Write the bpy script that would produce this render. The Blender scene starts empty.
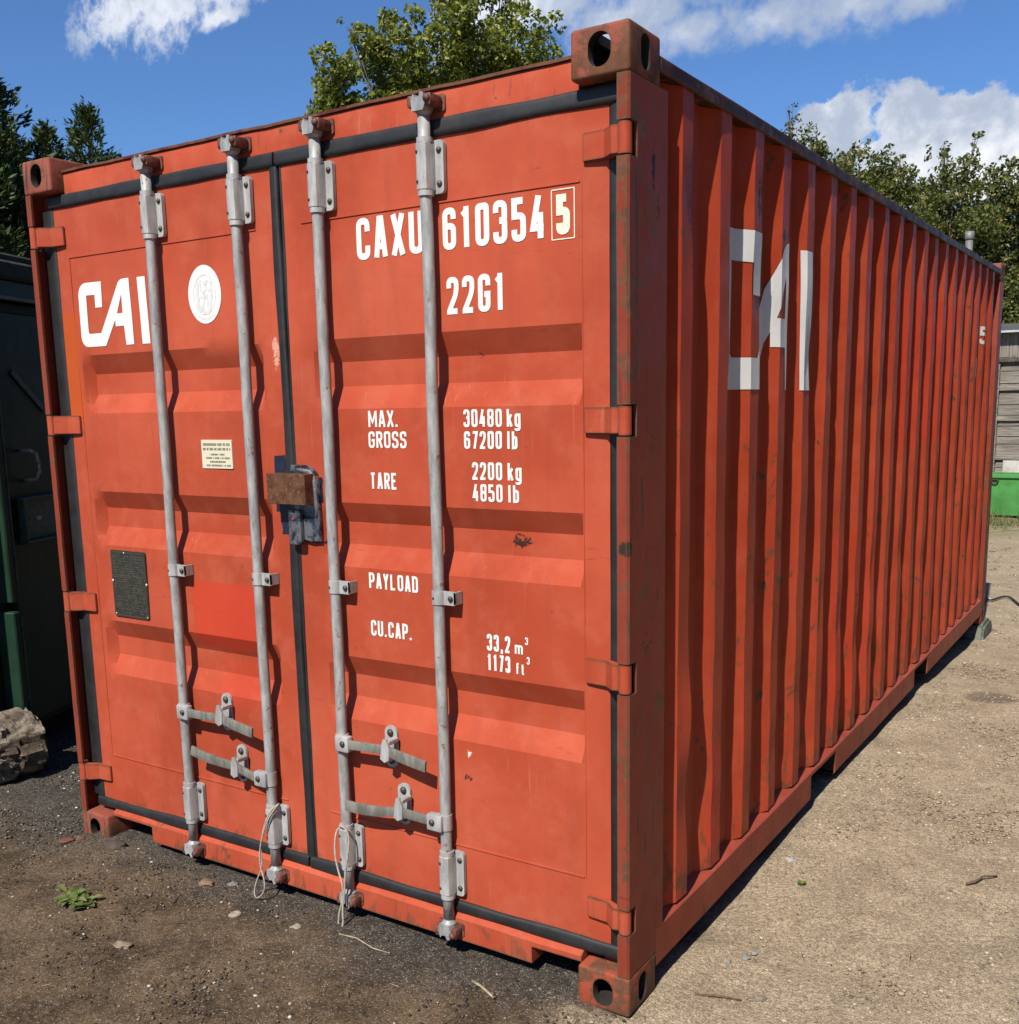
import bpy, bmesh, math, random
import numpy as np
from mathutils import Vector, Matrix, noise as mn
from mathutils.geometry import tessellate_polygon
random.seed(7); rng = np.random.default_rng(7)
S = bpy.context.scene
COL = S.collection
rad = math.radians

# ------------------------------------------------------------------ camera
cd = bpy.data.cameras.new('camera'); cam = bpy.data.objects.new('camera', cd); COL.objects.link(cam)
cam.location = (3.61427676, -2.39870593, 1.70069856)
cam.rotation_euler = (rad(80.17260769), rad(1.16202416), rad(33.06648704))
cd.sensor_fit = 'HORIZONTAL'; cd.sensor_width = 36; cd.lens = 36*1042.23183/1019
cd.shift_x = (509.5-500.41605578)/1019; cd.shift_y = (582.43093855-512)/1019
cd.clip_start = 0.05; cd.clip_end = 2000
S.camera = cam

# ------------------------------------------------------------------ node helper
class NT:
    def __init__(s, tree): s.t = tree; tree.nodes.clear()
    def n(s, typ, **k):
        nd = s.t.nodes.new(typ)
        for a, v in k.items(): setattr(nd, a, v)
        return nd
    def set(s, sock, v):
        if isinstance(v, bpy.types.NodeSocket): s.t.links.new(v, sock)
        elif v is not None:
            if isinstance(v, tuple) and len(v) == 3 and sock.type == 'RGBA': v = v + (1,)
            sock.default_value = v
    def m(s, op, a, b=None, c=None, clamp=False):
        nd = s.n('ShaderNodeMath', operation=op, use_clamp=clamp)
        for i, v in enumerate((a, b, c)):
            if v is not None: s.set(nd.inputs[i], v)
        return nd.outputs[0]
    def mix(s, f, a, b, bt='MIX'):
        nd = s.n('ShaderNodeMix', data_type='RGBA', blend_type=bt)
        s.set(nd.inputs[0], f); s.set(nd.inputs[6], a); s.set(nd.inputs[7], b)
        return nd.outputs[2]
    def noise(s, vec, scale, detail=4, rough=.55, dist=0.):
        nd = s.n('ShaderNodeTexNoise'); s.set(nd.inputs['Vector'], vec)
        nd.inputs['Scale'].default_value = scale; nd.inputs['Detail'].default_value = detail
        nd.inputs['Roughness'].default_value = rough; nd.inputs['Distortion'].default_value = dist
        return nd.outputs[0]
    def vor(s, vec, scale, feature='F1'):
        nd = s.n('ShaderNodeTexVoronoi', feature=feature); s.set(nd.inputs['Vector'], vec)
        nd.inputs['Scale'].default_value = scale
        return nd
    def mr(s, v, a, b, c=0., d=1., smooth=True):
        nd = s.n('ShaderNodeMapRange', interpolation_type='SMOOTHSTEP' if smooth else 'LINEAR')
        s.set(nd.inputs[0], v)
        for i, x in zip((1, 2, 3, 4), (a, b, c, d)): s.set(nd.inputs[i], x)
        return nd.outputs[0]
    def scl(s, vec, sc):
        nd = s.n('ShaderNodeVectorMath', operation='MULTIPLY'); s.set(nd.inputs[0], vec); nd.inputs[1].default_value = sc
        return nd.outputs[0]
    def xyz(s, vec):
        nd = s.n('ShaderNodeSeparateXYZ'); s.set(nd.inputs[0], vec); return nd.outputs
    def bump(s, h, strength=.3, dist=.01):
        nd = s.n('ShaderNodeBump'); s.set(nd.inputs['Height'], h)
        nd.inputs['Strength'].default_value = strength; nd.inputs['Distance'].default_value = dist
        return nd.outputs[0]
    def box(s, o, x=None, y=None, z=None, soft=.01):
        """mask of an axis-aligned region, o = separate xyz outputs"""
        r = None
        for sk, rg in zip(o, (x, y, z)):
            if rg is None: continue
            a = s.mr(sk, rg[0]-soft, rg[0]+soft); b = s.mr(sk, rg[1]-soft, rg[1]+soft, 1., 0.)
            q = s.m('MULTIPLY', a, b); r = q if r is None else s.m('MULTIPLY', r, q)
        return r

# ------------------------------------------------------------------ sky, sun, exposure
SUNDIR = Vector((0.12, -1.0, 1.13)).normalized()
el = math.asin(SUNDIR.z)
W = bpy.data.worlds.new('World'); S.world = W; W.use_nodes = True
w = NT(W.node_tree)
sky = w.n('ShaderNodeTexSky', sky_type='NISHITA'); sky.sun_disc = False
sky.sun_elevation = el; sky.sun_rotation = math.atan2(SUNDIR.x, SUNDIR.y)
sky.air_density = 1.0; sky.dust_density = 0.1; sky.ozone_density = 2.2; sky.altitude = 50
geo = w.n('ShaderNodeTexCoord').outputs['Generated']
o = w.xyz(geo)
dy = w.m('MAXIMUM', o[1], 0.02)
a_ = w.m('DIVIDE', o[0], dy); b_ = w.m('DIVIDE', o[2], dy)
cv = w.n('ShaderNodeCombineXYZ'); w.set(cv.inputs[0], a_); w.set(cv.inputs[1], b_)
P2 = cv.outputs[0]
wn = w.m('SUBTRACT', w.noise(P2, 9, 7, .62, .3), .5)
wn2 = w.m('SUBTRACT', w.noise(P2, 30, 6, .6, .4), .5)
wn3 = w.m('SUBTRACT', w.noise(P2, 21, 6, .6, .2), .5); wn4 = w.m('SUBTRACT', w.noise(P2, 75, 5, .6, .2), .5)
def blob(cx, cy, rx, ry, ox=0., oy=0.):
    u = w.m('DIVIDE', w.m('SUBTRACT', a_, cx+ox), rx); v = w.m('DIVIDE', w.m('SUBTRACT', b_, cy+oy), ry)
    return w.m('SUBTRACT', 1., w.m('SQRT', w.m('ADD', w.m('MULTIPLY', u, u), w.m('MULTIPLY', v, v))))
CUM = [(-.283,.243,.040,.030),(-.225,.240,.036,.030),(-.178,.222,.042,.034),(-.135,.214,.045,.032),(-.09,.20,.06,.04),(-.24,.195,.09,.035),
       (-.155,.185,.07,.03),(-.31,.225,.03,.022)]
HIGH = [(-.62,.41,.15,.055),(-.49,.368,.085,.038),(-.43,.345,.065,.026),(-.35,.341,.07,.027),(-.27,.338,.07,.030),(-.215,.330,.04,.018),(-.45,.42,.12,.05),(-.33,.38,.12,.028)]
LEFT = [(-1.24,.53,.13,.052),(-1.16,.515,.13,.056),(-1.05,.525,.11,.042),(-1.07,.485,.06,.020)]
def field(lst, ox=0., oy=0.):
    r = None
    for q in lst:
        bb = blob(*q, ox, oy); r = bb if r is None else w.m('SMOOTH_MAX', r, bb, .25)
    return r
def dens(f, am, am2, lo, hi):
    return w.mr(w.m('ADD', w.m('ADD', f, w.m('MULTIPLY', wn, am)), w.m('MULTIPLY', wn2, am2)), lo, hi)
fC = w.m('ADD', field(CUM), w.m('ADD', w.m('MULTIPLY', wn3, 1.9), w.m('MULTIPLY', wn4, .7)))
dC = dens(fC, .6, .3, -.05, .22)
dH = dens(w.m('ADD', field(HIGH), w.m('ADD', w.m('MULTIPLY', wn3, 1.9), w.m('MULTIPLY', wn4, .8))), .9, .3, -.02, .85)
dL = dens(w.m('ADD', field(LEFT), w.m('ADD', w.m('MULTIPLY', wn3, 1.9), w.m('MULTIPLY', wn4, .8))), .7, .2, -.02, .75)
dens_all = w.m('MAXIMUM', dC, w.m('MAXIMUM', w.m('MULTIPLY', dH, .88), w.m('MULTIPLY', dL, .8)))
front = w.mr(o[1], .03, .2)
# scattered fair-weather cloud over the rest of the sky
gn = w.noise(w.scl(geo, (1., 1., 2.6)), 2.6, 7, .6, .3)
back = w.m('MULTIPLY', w.mr(gn, .62, .74), w.mr(o[1], .1, .3, 1., 0.))
back = w.m('MULTIPLY', back, w.mr(o[2], .05, .2))
dens_all = w.m('MAXIMUM', w.m('MULTIPLY', dens_all, front), back)
shade = w.m('ADD', w.m('ADD', w.m('MULTIPLY', wn3, -2.6), w.m('MULTIPLY', wn2, -1.1)), w.m('ADD', w.mr(b_, .18, .245, .55, -.05, False), w.m('ADD', w.mr(a_, -.70, -.38, .75, 0.), w.m('MULTIPLY', wn, -1.))))
shade = w.mr(shade, -.25, 1.05)
ccol = w.mix(shade, (.42,.49,.62), (.95,.97,1.0))
bg1 = w.n('ShaderNodeBackground'); w.set(bg1.inputs[0], w.mix(1., sky.outputs[0], (.62,.90,1.28), 'MULTIPLY')); bg1.inputs[1].default_value = 0.066
bg2 = w.n('ShaderNodeBackground'); w.set(bg2.inputs[0], ccol); bg2.inputs[1].default_value = 0.74
mx = w.n('ShaderNodeMixShader'); w.set(mx.inputs[0], dens_all); w.set(mx.inputs[1], bg1.outputs[0]); w.set(mx.inputs[2], bg2.outputs[0])
wo = w.n('ShaderNodeOutputWorld'); w.set(wo.inputs[0], mx.outputs[0])

sl = bpy.data.lights.new('sun', 'SUN'); sl.energy = 5.0; sl.angle = rad(.53); sl.color = (1., .925, .80)
sun = bpy.data.objects.new('sun', sl); COL.objects.link(sun); sun.rotation_euler = SUNDIR.to_track_quat('Z', 'Y').to_euler()
sun.location = (0, -20, 20)
S.view_settings.view_transform = 'Standard'; S.view_settings.look = 'None'
S.view_settings.exposure = 0.55; S.view_settings.gamma = 1; S.view_settings.use_curve_mapping = False
S.cycles.max_bounces = 8; S.cycles.transparent_max_bounces = 8

# ------------------------------------------------------------------ mesh helpers
def link(name, me, mats, parent=None, smooth=False):
    ob = bpy.data.objects.new(name, me); COL.objects.link(ob)
    for m_ in (mats if isinstance(mats, (list, tuple)) else [mats]): me.materials.append(m_)
    if smooth:
        me.polygons.foreach_set('use_smooth', [True]*len(me.polygons))
    if parent is not None:
        ob.parent = parent; ob.matrix_parent_inverse = WM[parent].inverted()
    WM[ob] = Matrix.Identity(4)
    return ob
WM = {}
def fin(name, bm, mats, parent=None, smooth=False, angle=None):
    me = bpy.data.meshes.new(name)
    if angle is not None:
        for f in bm.faces: f.smooth = True
        for e in bm.edges:
            if len(e.link_faces) == 2 and e.calc_face_angle(0) > rad(angle): e.smooth = False
    bm.normal_update(); bm.to_mesh(me); bm.free()
    return link(name, me, mats, parent, smooth)
def root(name, loc, label, cat, group=None):
    ob = bpy.data.objects.new(name, None); COL.objects.link(ob); ob.location = loc; ob.empty_display_size = .2
    WM[ob] = Matrix.Translation(loc)
    tag(ob, label, cat, group); return ob
def tag(ob, label, cat, group=None):
    ob['label'] = label; ob['category'] = cat
    if group: ob['group'] = group
    return ob
def box(bm, x0, x1, y0, y1, z0, z1, bev=0., mi=0, seg=1):
    r = bmesh.ops.create_cube(bm, size=1)
    vs = r['verts']
    for v in vs: v.co = Vector(((x0+x1)/2+v.co.x*(x1-x0), (y0+y1)/2+v.co.y*(y1-y0), (z0+z1)/2+v.co.z*(z1-z0)))
    fs = {f for v in vs for f in v.link_faces}
    if bev > 0:
        es = list({e for v in vs for e in v.link_edges})
        rr = bmesh.ops.bevel(bm, geom=es, offset=bev, segments=seg, affect='EDGES', profile=.5)
        fs = set(rr['faces']) | {f for f in fs if f.is_valid}
    for f in fs: f.material_index = mi
    return vs
def obox(bm, c, size, rot, bev=0., mi=0):
    b2 = bmesh.new(); box(b2, -size[0]/2, size[0]/2, -size[1]/2, size[1]/2, -size[2]/2, size[2]/2, bev, mi)
    bmesh.ops.transform(b2, matrix=Matrix.Translation(c) @ rot.to_4x4(), verts=b2.verts)
    join(bm, b2)
def join(bm, b2):
    me = bpy.data.meshes.new('tmp'); b2.to_mesh(me); b2.free(); bm.from_mesh(me); bpy.data.meshes.remove(me)
def tube(bm, pts, r, seg=10, mi=0, caps=True):
    pts = [Vector(p) for p in pts]; rs = r if isinstance(r, (list, tuple)) else [r]*len(pts)
    rings = []; prev = None
    for i, p in enumerate(pts):
        t = (pts[min(i+1, len(pts)-1)] - pts[max(i-1, 0)]).normalized()
        if prev is None:
            a = t.orthogonal().normalized()
        else:
            a = (prev - t*prev.dot(t)).normalized()
        prev = a; b = t.cross(a)
        rings.append([bm.verts.new(p + (a*math.cos(k*2*math.pi/seg)+b*math.sin(k*2*math.pi/seg))*rs[i]) for k in range(seg)])
    for q0, q1 in zip(rings, rings[1:]):
        for k in range(seg):
            f = bm.faces.new((q0[k], q0[(k+1) % seg], q1[(k+1) % seg], q1[k])); f.material_index = mi; f.smooth = True
    if caps:
        f = bm.faces.new(rings[0][::-1]); f.material_index = mi
        f = bm.faces.new(rings[-1]); f.material_index = mi
def prism(bm, poly, z0, z1, axis='z', mi=0):
    """extrude 2-D polygon; axis z: (x,y); axis y: (x,z); axis x: (y,z)"""
    def P(a, b, c): return {'z': (a, b, c), 'y': (a, c, b), 'x': (c, a, b)}[axis]
    lo = [bm.verts.new(P(a, b, z0)) for a, b in poly]; hi = [bm.verts.new(P(a, b, z1)) for a, b in poly]
    n = len(poly); fs = []
    for i in range(n): fs.append(bm.faces.new((lo[i], lo[(i+1) % n], hi[(i+1) % n], hi[i])))
    fs.append(bm.faces.new(lo[::-1])); fs.append(bm.faces.new(hi))
    for f in fs: f.material_index = mi
    bmesh.ops.recalc_face_normals(bm, faces=fs)
    return fs
def rrect(x0, x1, z0, z1, r, n=5):
    out = []
    for cx, cz, a0 in ((x1-r, z1-r, 0), (x0+r, z1-r, 90), (x0+r, z0+r, 180), (x1-r, z0+r, 270)):
        for k in range(n+1):
            a = rad(a0+90*k/n); out.append((cx+r*math.cos(a), cz+r*math.sin(a)))
    return out
def boolean(bmA, cutters):
    """difference of two bmeshes, evaluated now; nothing extra stays in the scene"""
    ma = bpy.data.meshes.new('a'); bmA.to_mesh(ma); bmA.free()
    oa = bpy.data.objects.new('a', ma); COL.objects.link(oa); tmp = []
    for cb in cutters:
        mc = bpy.data.meshes.new('c'); bmesh.ops.recalc_face_normals(cb, faces=cb.faces[:]); cb.to_mesh(mc); cb.free()
        oc = bpy.data.objects.new('c', mc); COL.objects.link(oc); tmp.append(oc)
        md = oa.modifiers.new('b', 'BOOLEAN'); md.operation = 'DIFFERENCE'; md.solver = 'EXACT'; md.object = oc
    dg = bpy.context.evaluated_depsgraph_get(); me = bpy.data.meshes.new_from_object(oa.evaluated_get(dg))
    for q in [oa]+tmp:
        d = q.data; bpy.data.objects.remove(q); bpy.data.meshes.remove(d)
    b = bmesh.new(); b.from_mesh(me); bpy.data.meshes.remove(me)
    return b
def mesh_np(name, V, F, mats, parent=None, smooth=False):
    """V (n,3), F (m,k) all same k"""
    me = bpy.data.meshes.new(name); V = np.asarray(V, np.float32); F = np.asarray(F, np.int32); k = F.shape[1]
    me.vertices.add(len(V)); me.vertices.foreach_set('co', V.ravel())
    me.loops.add(F.size); me.loops.foreach_set('vertex_index', F.ravel())
    me.polygons.add(len(F)); me.polygons.foreach_set('loop_start', np.arange(0, F.size, k, dtype=np.int32))
    me.polygons.foreach_set('loop_total', np.full(len(F), k, np.int32))
    me.update(calc_edges=True); me.validate()
    return link(name, me, mats, parent, smooth)
# ------------------------------------------------------------------ materials
def mat(name):
    m_ = bpy.data.materials.new(name); m_.use_nodes = True; t = NT(m_.node_tree)
    bs = t.n('ShaderNodeBsdfPrincipled'); out = t.n('ShaderNodeOutputMaterial'); t.set(out.inputs[0], bs.outputs[0])
    t.co = t.n('ShaderNodeTexCoord').outputs['Object']; t.bs = bs; t.out = out
    return m_, t
def put(t, col=None, rough=None, metal=None, normal=None, spec=None):
    if col is not None: t.set(t.bs.inputs['Base Color'], col)
    if rough is not None: t.set(t.bs.inputs['Roughness'], rough)
    if metal is not None: t.set(t.bs.inputs['Metallic'], metal)
    if normal is not None: t.set(t.bs.inputs['Normal'], normal)
    if spec is not None: t.set(t.bs.inputs['Specular IOR Level'], spec)
AL = .75
al = lambda c_: tuple(x*AL for x in c_)
RED = (.495,.080,.037)
def paint(name, base=RED, rust=.0, wear=0., streak=.25, patches=(), rough=.5, marks=(), dirt_z=None, bumpy=.0, scuff=.0):
    m_, t = mat(name); co = t.co; o = t.xyz(co); base = al(base)
    f1 = t.noise(co, 1.3, 5, .6); f2 = t.noise(co, 9, 5, .65)
    b = base
    c = t.mix(t.mr(f1, .35, .7), tuple(x*.84 for x in b), (min(1, b[0]*1.08), b[1]*1.28, b[2]*1.4))
    c = t.mix(t.m('MULTIPLY', t.mr(f2, .42, .72), .38), c, (b[0]*1.10, b[1]*1.75, b[2]*2.2))
    f3 = t.noise(t.scl(co, (2.2, 2.2, .55)), 1.6, 6, .62, .8)
    c = t.mix(t.m('MULTIPLY', t.mr(f3, .46, .66), .22), c, (b[0]*.55, b[1]*.55, b[2]*.6))
    for bx, pc, st, sf in patches:
        wob = t.m('MULTIPLY', t.m('SUBTRACT', t.noise(co, 14, 3), .5), .03)
        oo = [t.m('ADD', q, wob) for q in (o[0], o[1], o[2])]
        k = t.box(oo, *bx, soft=sf)
        c = t.mix(t.m('MULTIPLY', k, st), c, pc)
    st = t.noise(t.scl(co, (22., 22., .9)), 1., 5, .65)
    c = t.mix(t.m('MULTIPLY', t.mr(st, .50, .80), streak), c, (.16,.045,.03))
    s1 = t.noise(t.scl(co, (7., 7., 70.)), 1.3, 4, .55, 1.2); s2 = t.noise(co, 2.6, 3)
    c = t.mix(t.m('MULTIPLY', t.m('MULTIPLY', t.mr(s1, .66, .70), t.mr(s2, .48, .6)), .45), c, (b[0]*.5, b[1]*.6, b[2]*.8))
    s3 = t.noise(t.scl(co, (55., 55., 2.)), 1.1, 4, .6, .5)
    c = t.mix(t.m('MULTIPLY', t.m('MULTIPLY', t.mr(s3, .62, .70), t.mr(s2, .40, .5, 1., 0.)), .35), c, (b[0]*1.15, b[1]*2.4, b[2]*3.4))
    # fine specks and chips
    sp = t.noise(co, 60, 3, .6, .3)
    c = t.mix(t.mr(sp, .715, .75), c, (.10,.035,.025))
    rustcol = t.mix(t.noise(co, 35, 4, .7), (.035,.022,.017), (.20,.085,.045))
    if rust > 0:
        r = t.noise(co, 11, 7, .68, .4); r2 = t.noise(co, 2.2, 3, .5)
        k = t.mr(t.m('ADD', r, t.m('MULTIPLY', r2, .35)), .93-rust*.55, .99-rust*.5)
        c = t.mix(k, c, rustcol)
    if dirt_z:
        z0, z1, amt = dirt_z
        g = t.mr(o[2], z0, z1, 1., 0., False)
        r = t.noise(t.scl(co, (1., 1., .55)), 16, 7, .7, .4)
        k = t.mr(t.m('ADD', r, t.m('MULTIPLY', g, .2)), .66, .76)
        c = t.mix(t.m('MULTIPLY', t.m('MULTIPLY', k, g), amt), c, rustcol)
    for (px, py, pz), (rx, ry, rz), mc, thr in marks:
        d = [t.m('DIVIDE', t.m('SUBTRACT', q, w_), r_) for q, w_, r_ in zip((o[0], o[1], o[2]), (px, py, pz), (rx, ry, rz))]
        s_ = t.m('ADD', t.m('ADD', t.m('MULTIPLY', d[0], d[0]), t.m('MULTIPLY', d[1], d[1])), t.m('MULTIPLY', d[2], d[2]))
        k = t.mr(t.m('ADD', t.m('SUBTRACT', 1., s_), t.m('MULTIPLY', t.m('SUBTRACT', t.noise(co, 55, 5, .7, .8), .5), 5.)), thr, thr+.5)
        k = t.m('MULTIPLY', k, t.mr(s_, .8, 2.2, 1., 0.))
        c = t.mix(k, c, mc)
    if wear > 0:
        bv = t.n('ShaderNodeBevel'); bv.samples = 6; bv.inputs[0].default_value = .013
        g = t.n('ShaderNodeNewGeometry')
        dp = t.n('ShaderNodeVectorMath', operation='DOT_PRODUCT'); t.set(dp.inputs[0], bv.outputs[0]); t.set(dp.inputs[1], g.outputs['Normal'])
        e = t.m('SUBTRACT', 1., dp.outputs['Value'])
        k = t.mr(t.m('ADD', t.m('MULTIPLY', e, 4.5), t.m('MULTIPLY', t.noise(t.scl(co, (1., 1., .5)), 24, 6, .7, .3), 1.)), .93-wear*.3, .99-wear*.25)
        c = t.mix(k, c, rustcol)
        sn = t.noise(t.scl(co, (60., 60., 5.)), 1., 4, .6, .6)
        c = t.mix(t.m('MULTIPLY', t.mr(sn, .615, .68), wear), c, (.045,.04,.036))
    rg = t.mr(f2, .3, .8, rough-.08, rough+.14)
    h = t.m('ADD', t.m('MULTIPLY', t.noise(co, 3.5, 3), 1.), t.m('MULTIPLY', t.noise(co, 90, 3), .05))
    put(t, c, rg, 0., t.bump(h, .25+bumpy, .012), .12)
    return m_
FRESH = (.44,.040,.020)
M = {}
M['door'] = paint('door_paint', streak=.24, rust=.04, patches=[
    (((.70,1.04), None, (.86,1.10)), FRESH, .7, .002), (((.09,.175), None, (1.66,2.05)), (.38,.068,.014), .85, .002),
    (((.80,1.01), None, (.66,.82)), FRESH, .3, .004)],
    dirt_z=(.14, .30, .9), marks=[((2.06,.07,1.31),(.045,.2,.022),(.03,.018,.014),.35), ((1.93,.06,1.84),(.03,.2,.03),(.05,.02,.018),.9),
    ((1.175,.05,1.87),(.015,.2,.055),(.50,.26,.19),.1), ((.98,.05,.70),(.05,.2,.1),(.20,.06,.03),1.2),
    ((1.88,.05,.585),(.02,.2,.014),(.03,.02,.02),.6), ((1.885,.05,.665),(.022,.2,.022),(.75,.7,.66),1.0), ((.42,.05,.62),(.1,.2,.03),(.14,.05,.03),1.5),
    ((1.26,.05,1.0),(.012,.2,.6),(.22,.05,.03),1.3)])
M['side'] = paint('side_wall_paint', base=(.51,.064,.026), streak=.36, rust=.25, bumpy=.12, patches=[((None, (2.98,4.46), (1.42,2.20)), FRESH, .5, .002),
    ((None, (1.93,2.75), (.28,1.12)), FRESH, .4, .004), ((None, (.60,.72), (.2,.62)), FRESH, .6, .003)], dirt_z=(.1, .95, .95),
    marks=[((2.43,.41,2.2),(.2,.05,.25),(.03,.02,.015),.9), ((2.43,.95,2.33),(.2,.03,.16),(.02,.013,.01),.5), ((2.43,1.50,1.83),(.2,.02,.11),(.03,.022,.016),.2),
           ((2.43,2.03,.75),(.2,.05,.3),(.04,.022,.016),1.0), ((2.43,2.32,.7),(.2,.05,.3),(.04,.022,.016),.9), ((2.43,1.77,.8),(.2,.05,.1),(.15,.11,.03),1.0),
           ((2.43,1.9,1.75),(.2,.12,.02),(.03,.02,.015),1.0), ((2.43,1.2,2.23),(.2,.03,.03),(.03,.02,.015),.3)])
M['frame'] = paint('frame_paint', streak=.25, rust=.08, wear=.45, dirt_z=(.0, .35, .6))
M['sill'] = paint('sill_paint', streak=.15, rust=.22, wear=.35, dirt_z=(.03, .22, .9))
M['post'] = paint('post_paint', base=(.29,.045,.024), streak=.75, rust=.36, wear=1.0, bumpy=.15,
    marks=[((2.437,.045,2.0),(.03,.010,.42),(.05,.055,.052),.5), ((2.437,.048,1.25),(.03,.007,.5),(.05,.055,.052),.9), ((2.437,.14,2.28),(.03,.012,.07),(.012,.008,.008),.3), ((2.437,.17,2.18),(.03,.012,.05),(.012,.008,.008),.6),
    ((2.437,.12,1.05),(.03,.05,.10),(.02,.012,.01),1.0), ((2.437,.15,1.6),(.03,.04,.12),(.02,.012,.01),1.2), ((2.43,.0,1.32),(.02,.02,.02),(.03,.022,.018),-.4), ((2.425,.0,.72),(.02,.02,.16),(.09,.05,.03),.6),
    ((2.43,.0,2.08),(.015,.02,.2),(.09,.05,.03),.6), ((2.43,.0,.45),(.02,.02,.10),(.09,.05,.03),.5)])
M['rail'] = paint('rail_paint', base=(.40,.065,.035), streak=.35, rust=.28, wear=.6, dirt_z=(.0,.3,.7))
M['toprail'] = paint('top_rail_paint', base=(.05,.016,.013), streak=.5, rust=.45, wear=.6)
M['hinge'] = paint('hinge_paint', streak=.1, rust=.02, wear=.15)
M['fit'] = paint('casting_paint', base=(.33,.085,.055), rust=.50, wear=.9, streak=.4, rough=.65, bumpy=.25)
M['fitlow'] = paint('casting_paint_low', base=(.42,.080,.040), rust=.60, wear=.9, streak=.35, rough=.6, bumpy=.2)
M['roof'] = paint('roof_paint', base=(.12,.03,.025), rust=.6, streak=.5, rough=.7)
def galv(name, a=(.27,.28,.285), b=(.46,.47,.475), rough=.5, metal=.12, rust=.3):
    a = al(a); b = al(b)
    m_, t = mat(name); co = t.co
    n1 = t.noise(t.scl(co, (1., 1., .25)), 45, 5, .65); n2 = t.noise(co, 7, 4, .6)
    c = t.mix(t.mr(n1, .3, .7), a, b); c = t.mix(t.m('MULTIPLY', t.mr(n2, .45, .7), .35), c, tuple(x*.7 for x in a))
    k = t.noise(t.scl(co, (1., 1., .35)), 60, 4, .6); c = t.mix(t.mr(k, .68, .73), c, (.10,.085,.07))
    if rust:
        k = t.noise(co, 30, 6, .7); c = t.mix(t.mr(k, .70-rust*.35, .76-rust*.3), c, (.17,.085,.05))
    put(t, c, t.mr(n1, .3, .7, rough-.08, rough+.15), metal, t.bump(n1, .15, .003))
    return m_
M['galv'] = galv('galvanised_steel'); M['galv2'] = galv('galvanised_plate', (.36,.365,.37), (.52,.525,.525), .5, .15, .12)
M['lever'] = galv('dull_lever_steel', (.20,.195,.17), (.34,.33,.29), .55, .4, .1)
def flat(name, col, rough=.6, metal=0., var=.25, scale=20, bump=.1, dist=.004):
    col = al(col); m_, t = mat(name); n1 = t.noise(t.co, scale, 5, .65)
    put(t, t.mix(t.mr(n1, .3, .7), tuple(x*(1-var) for x in col), tuple(min(1, x*(1+var)) for x in col)), rough, metal, t.bump(n1, bump, dist))
    return m_
M['rubber'] = flat('black_rubber', (.015,.0155,.017), .55, 0., .4, 14, .25, .006)
M['bolt'] = flat('bolt_steel', (.09,.07,.06), .5, .5, .4, 90)
M['camred'] = flat('rusty_red_keeper', (.15,.055,.038), .65, .1, .55, 70, .3)
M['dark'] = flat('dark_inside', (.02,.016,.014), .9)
M['cream'] = flat('cream_sticker', (.74,.68,.52), .5, 0., .04, 10, 0.)
M['creamline'] = flat('cream_line', (.70,.55,.40), .5, 0., .1, 40, 0.)
M['ink'] = flat('sticker_ink', (.20,.21,.17), .6, 0., .3, 300, 0.)
M['plate'] = flat('dark_data_plate', (.060,.056,.045), .45, .4, .3, 60, .2)
M['plateline'] = flat('plate_engraving', (.14,.135,.11), .45, .5, .3, 200, .2)
M['rivet'] = flat('rivet_aluminium', (.7,.7,.68), .35, .6, .1)
M['lockbox'] = None
m_, t = mat('brown_lock_box_paint')
n1 = t.noise(t.co, 26, 6, .7); n2 = t.noise(t.co, 130, 3, .6)
c = t.mix(t.mr(n1, .35, .65), (.07,.027,.015), (.15,.068,.032)); c = t.mix(t.mr(n2, .58, .72), c, (.24,.14,.07))
put(t, c, .45, .3, t.bump(n2, .2, .003)); M['lockbox'] = m_
m_, t = mat('ground_steel_plate')
n1 = t.noise(t.co, 18, 6, .7, .6); c = t.mix(t.mr(n1, .42, .6), (.025,.035,.055), (.20,.21,.235)); n3 = t.noise(t.co, 40, 3, .6)
c = t.mix(t.mr(n3, .64, .7), c, (.50,.12,.08)); put(t, c, .38, .6, t.bump(n1, .3, .004)); M['steel'] = m_
M['blue'] = flat('dark_blue_paint', (.008,.015,.042), .5, 0., .35, 25, .1)
def lettering(name, col=(.80,.79,.76), chip=.0, under=RED):
    col = tuple(x*.88 for x in col); m_, t = mat(name); co = t.co
    n = t.noise(co, 30, 6, .7, .5); k = t.mr(n, .76-chip*.22, .79-chip*.2)
    c = t.mix(t.mr(t.noise(co, 6, 4), .3, .7), tuple(x*.93 for x in col), col)
    c = t.mix(k, c, t.mix(t.noise(co, 50, 3), (.05,.03,.025), under)); put(t, c, .5, 0., None)
    return m_
M['white'] = lettering('white_lettering', (.76,.745,.72), .12); M['whitechip'] = lettering('chipped_white_lettering', (.72,.73,.73), .42)
M['whitefaint'] = lettering('worn_white_lettering', (.60,.60,.58), .62)
M['creamtxt'] = lettering('cream_lettering', (.80,.72,.58), .1)
M['decal'] = lettering('white_decal', (.78,.79,.79), .12); M['decalgrey'] = flat('grey_decal_print', (.70,.71,.70), .5, 0., .12, 60, 0.)
M['cord'] = flat('pale_cord', (.40,.37,.31), .8, 0., .3, 120, .3)
M['patina'] = M['dark']

# ground
m_, t = mat('yard_ground'); co = t.co; o = t.xyz(co)
big = t.noise(co, .9, 6, .6); mid = t.noise(co, 4.5, 7, .68); fine = t.noise(co, 40, 6, .7); grit = t.noise(co, 160, 4, .7)
sand = t.mix(t.mr(mid, .3, .7), (.27,.212,.143), (.40,.322,.224)); sand = t.mix(t.mr(fine, .35, .7), t.mix(.5, sand, (.19,.15,.105)), sand)
soil = t.mix(t.mr(mid, .35, .65), (.046,.033,.020), (.120,.086,.053)); soil = t.mix(t.mr(fine, .42, .75), soil, (.115,.088,.060))
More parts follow.
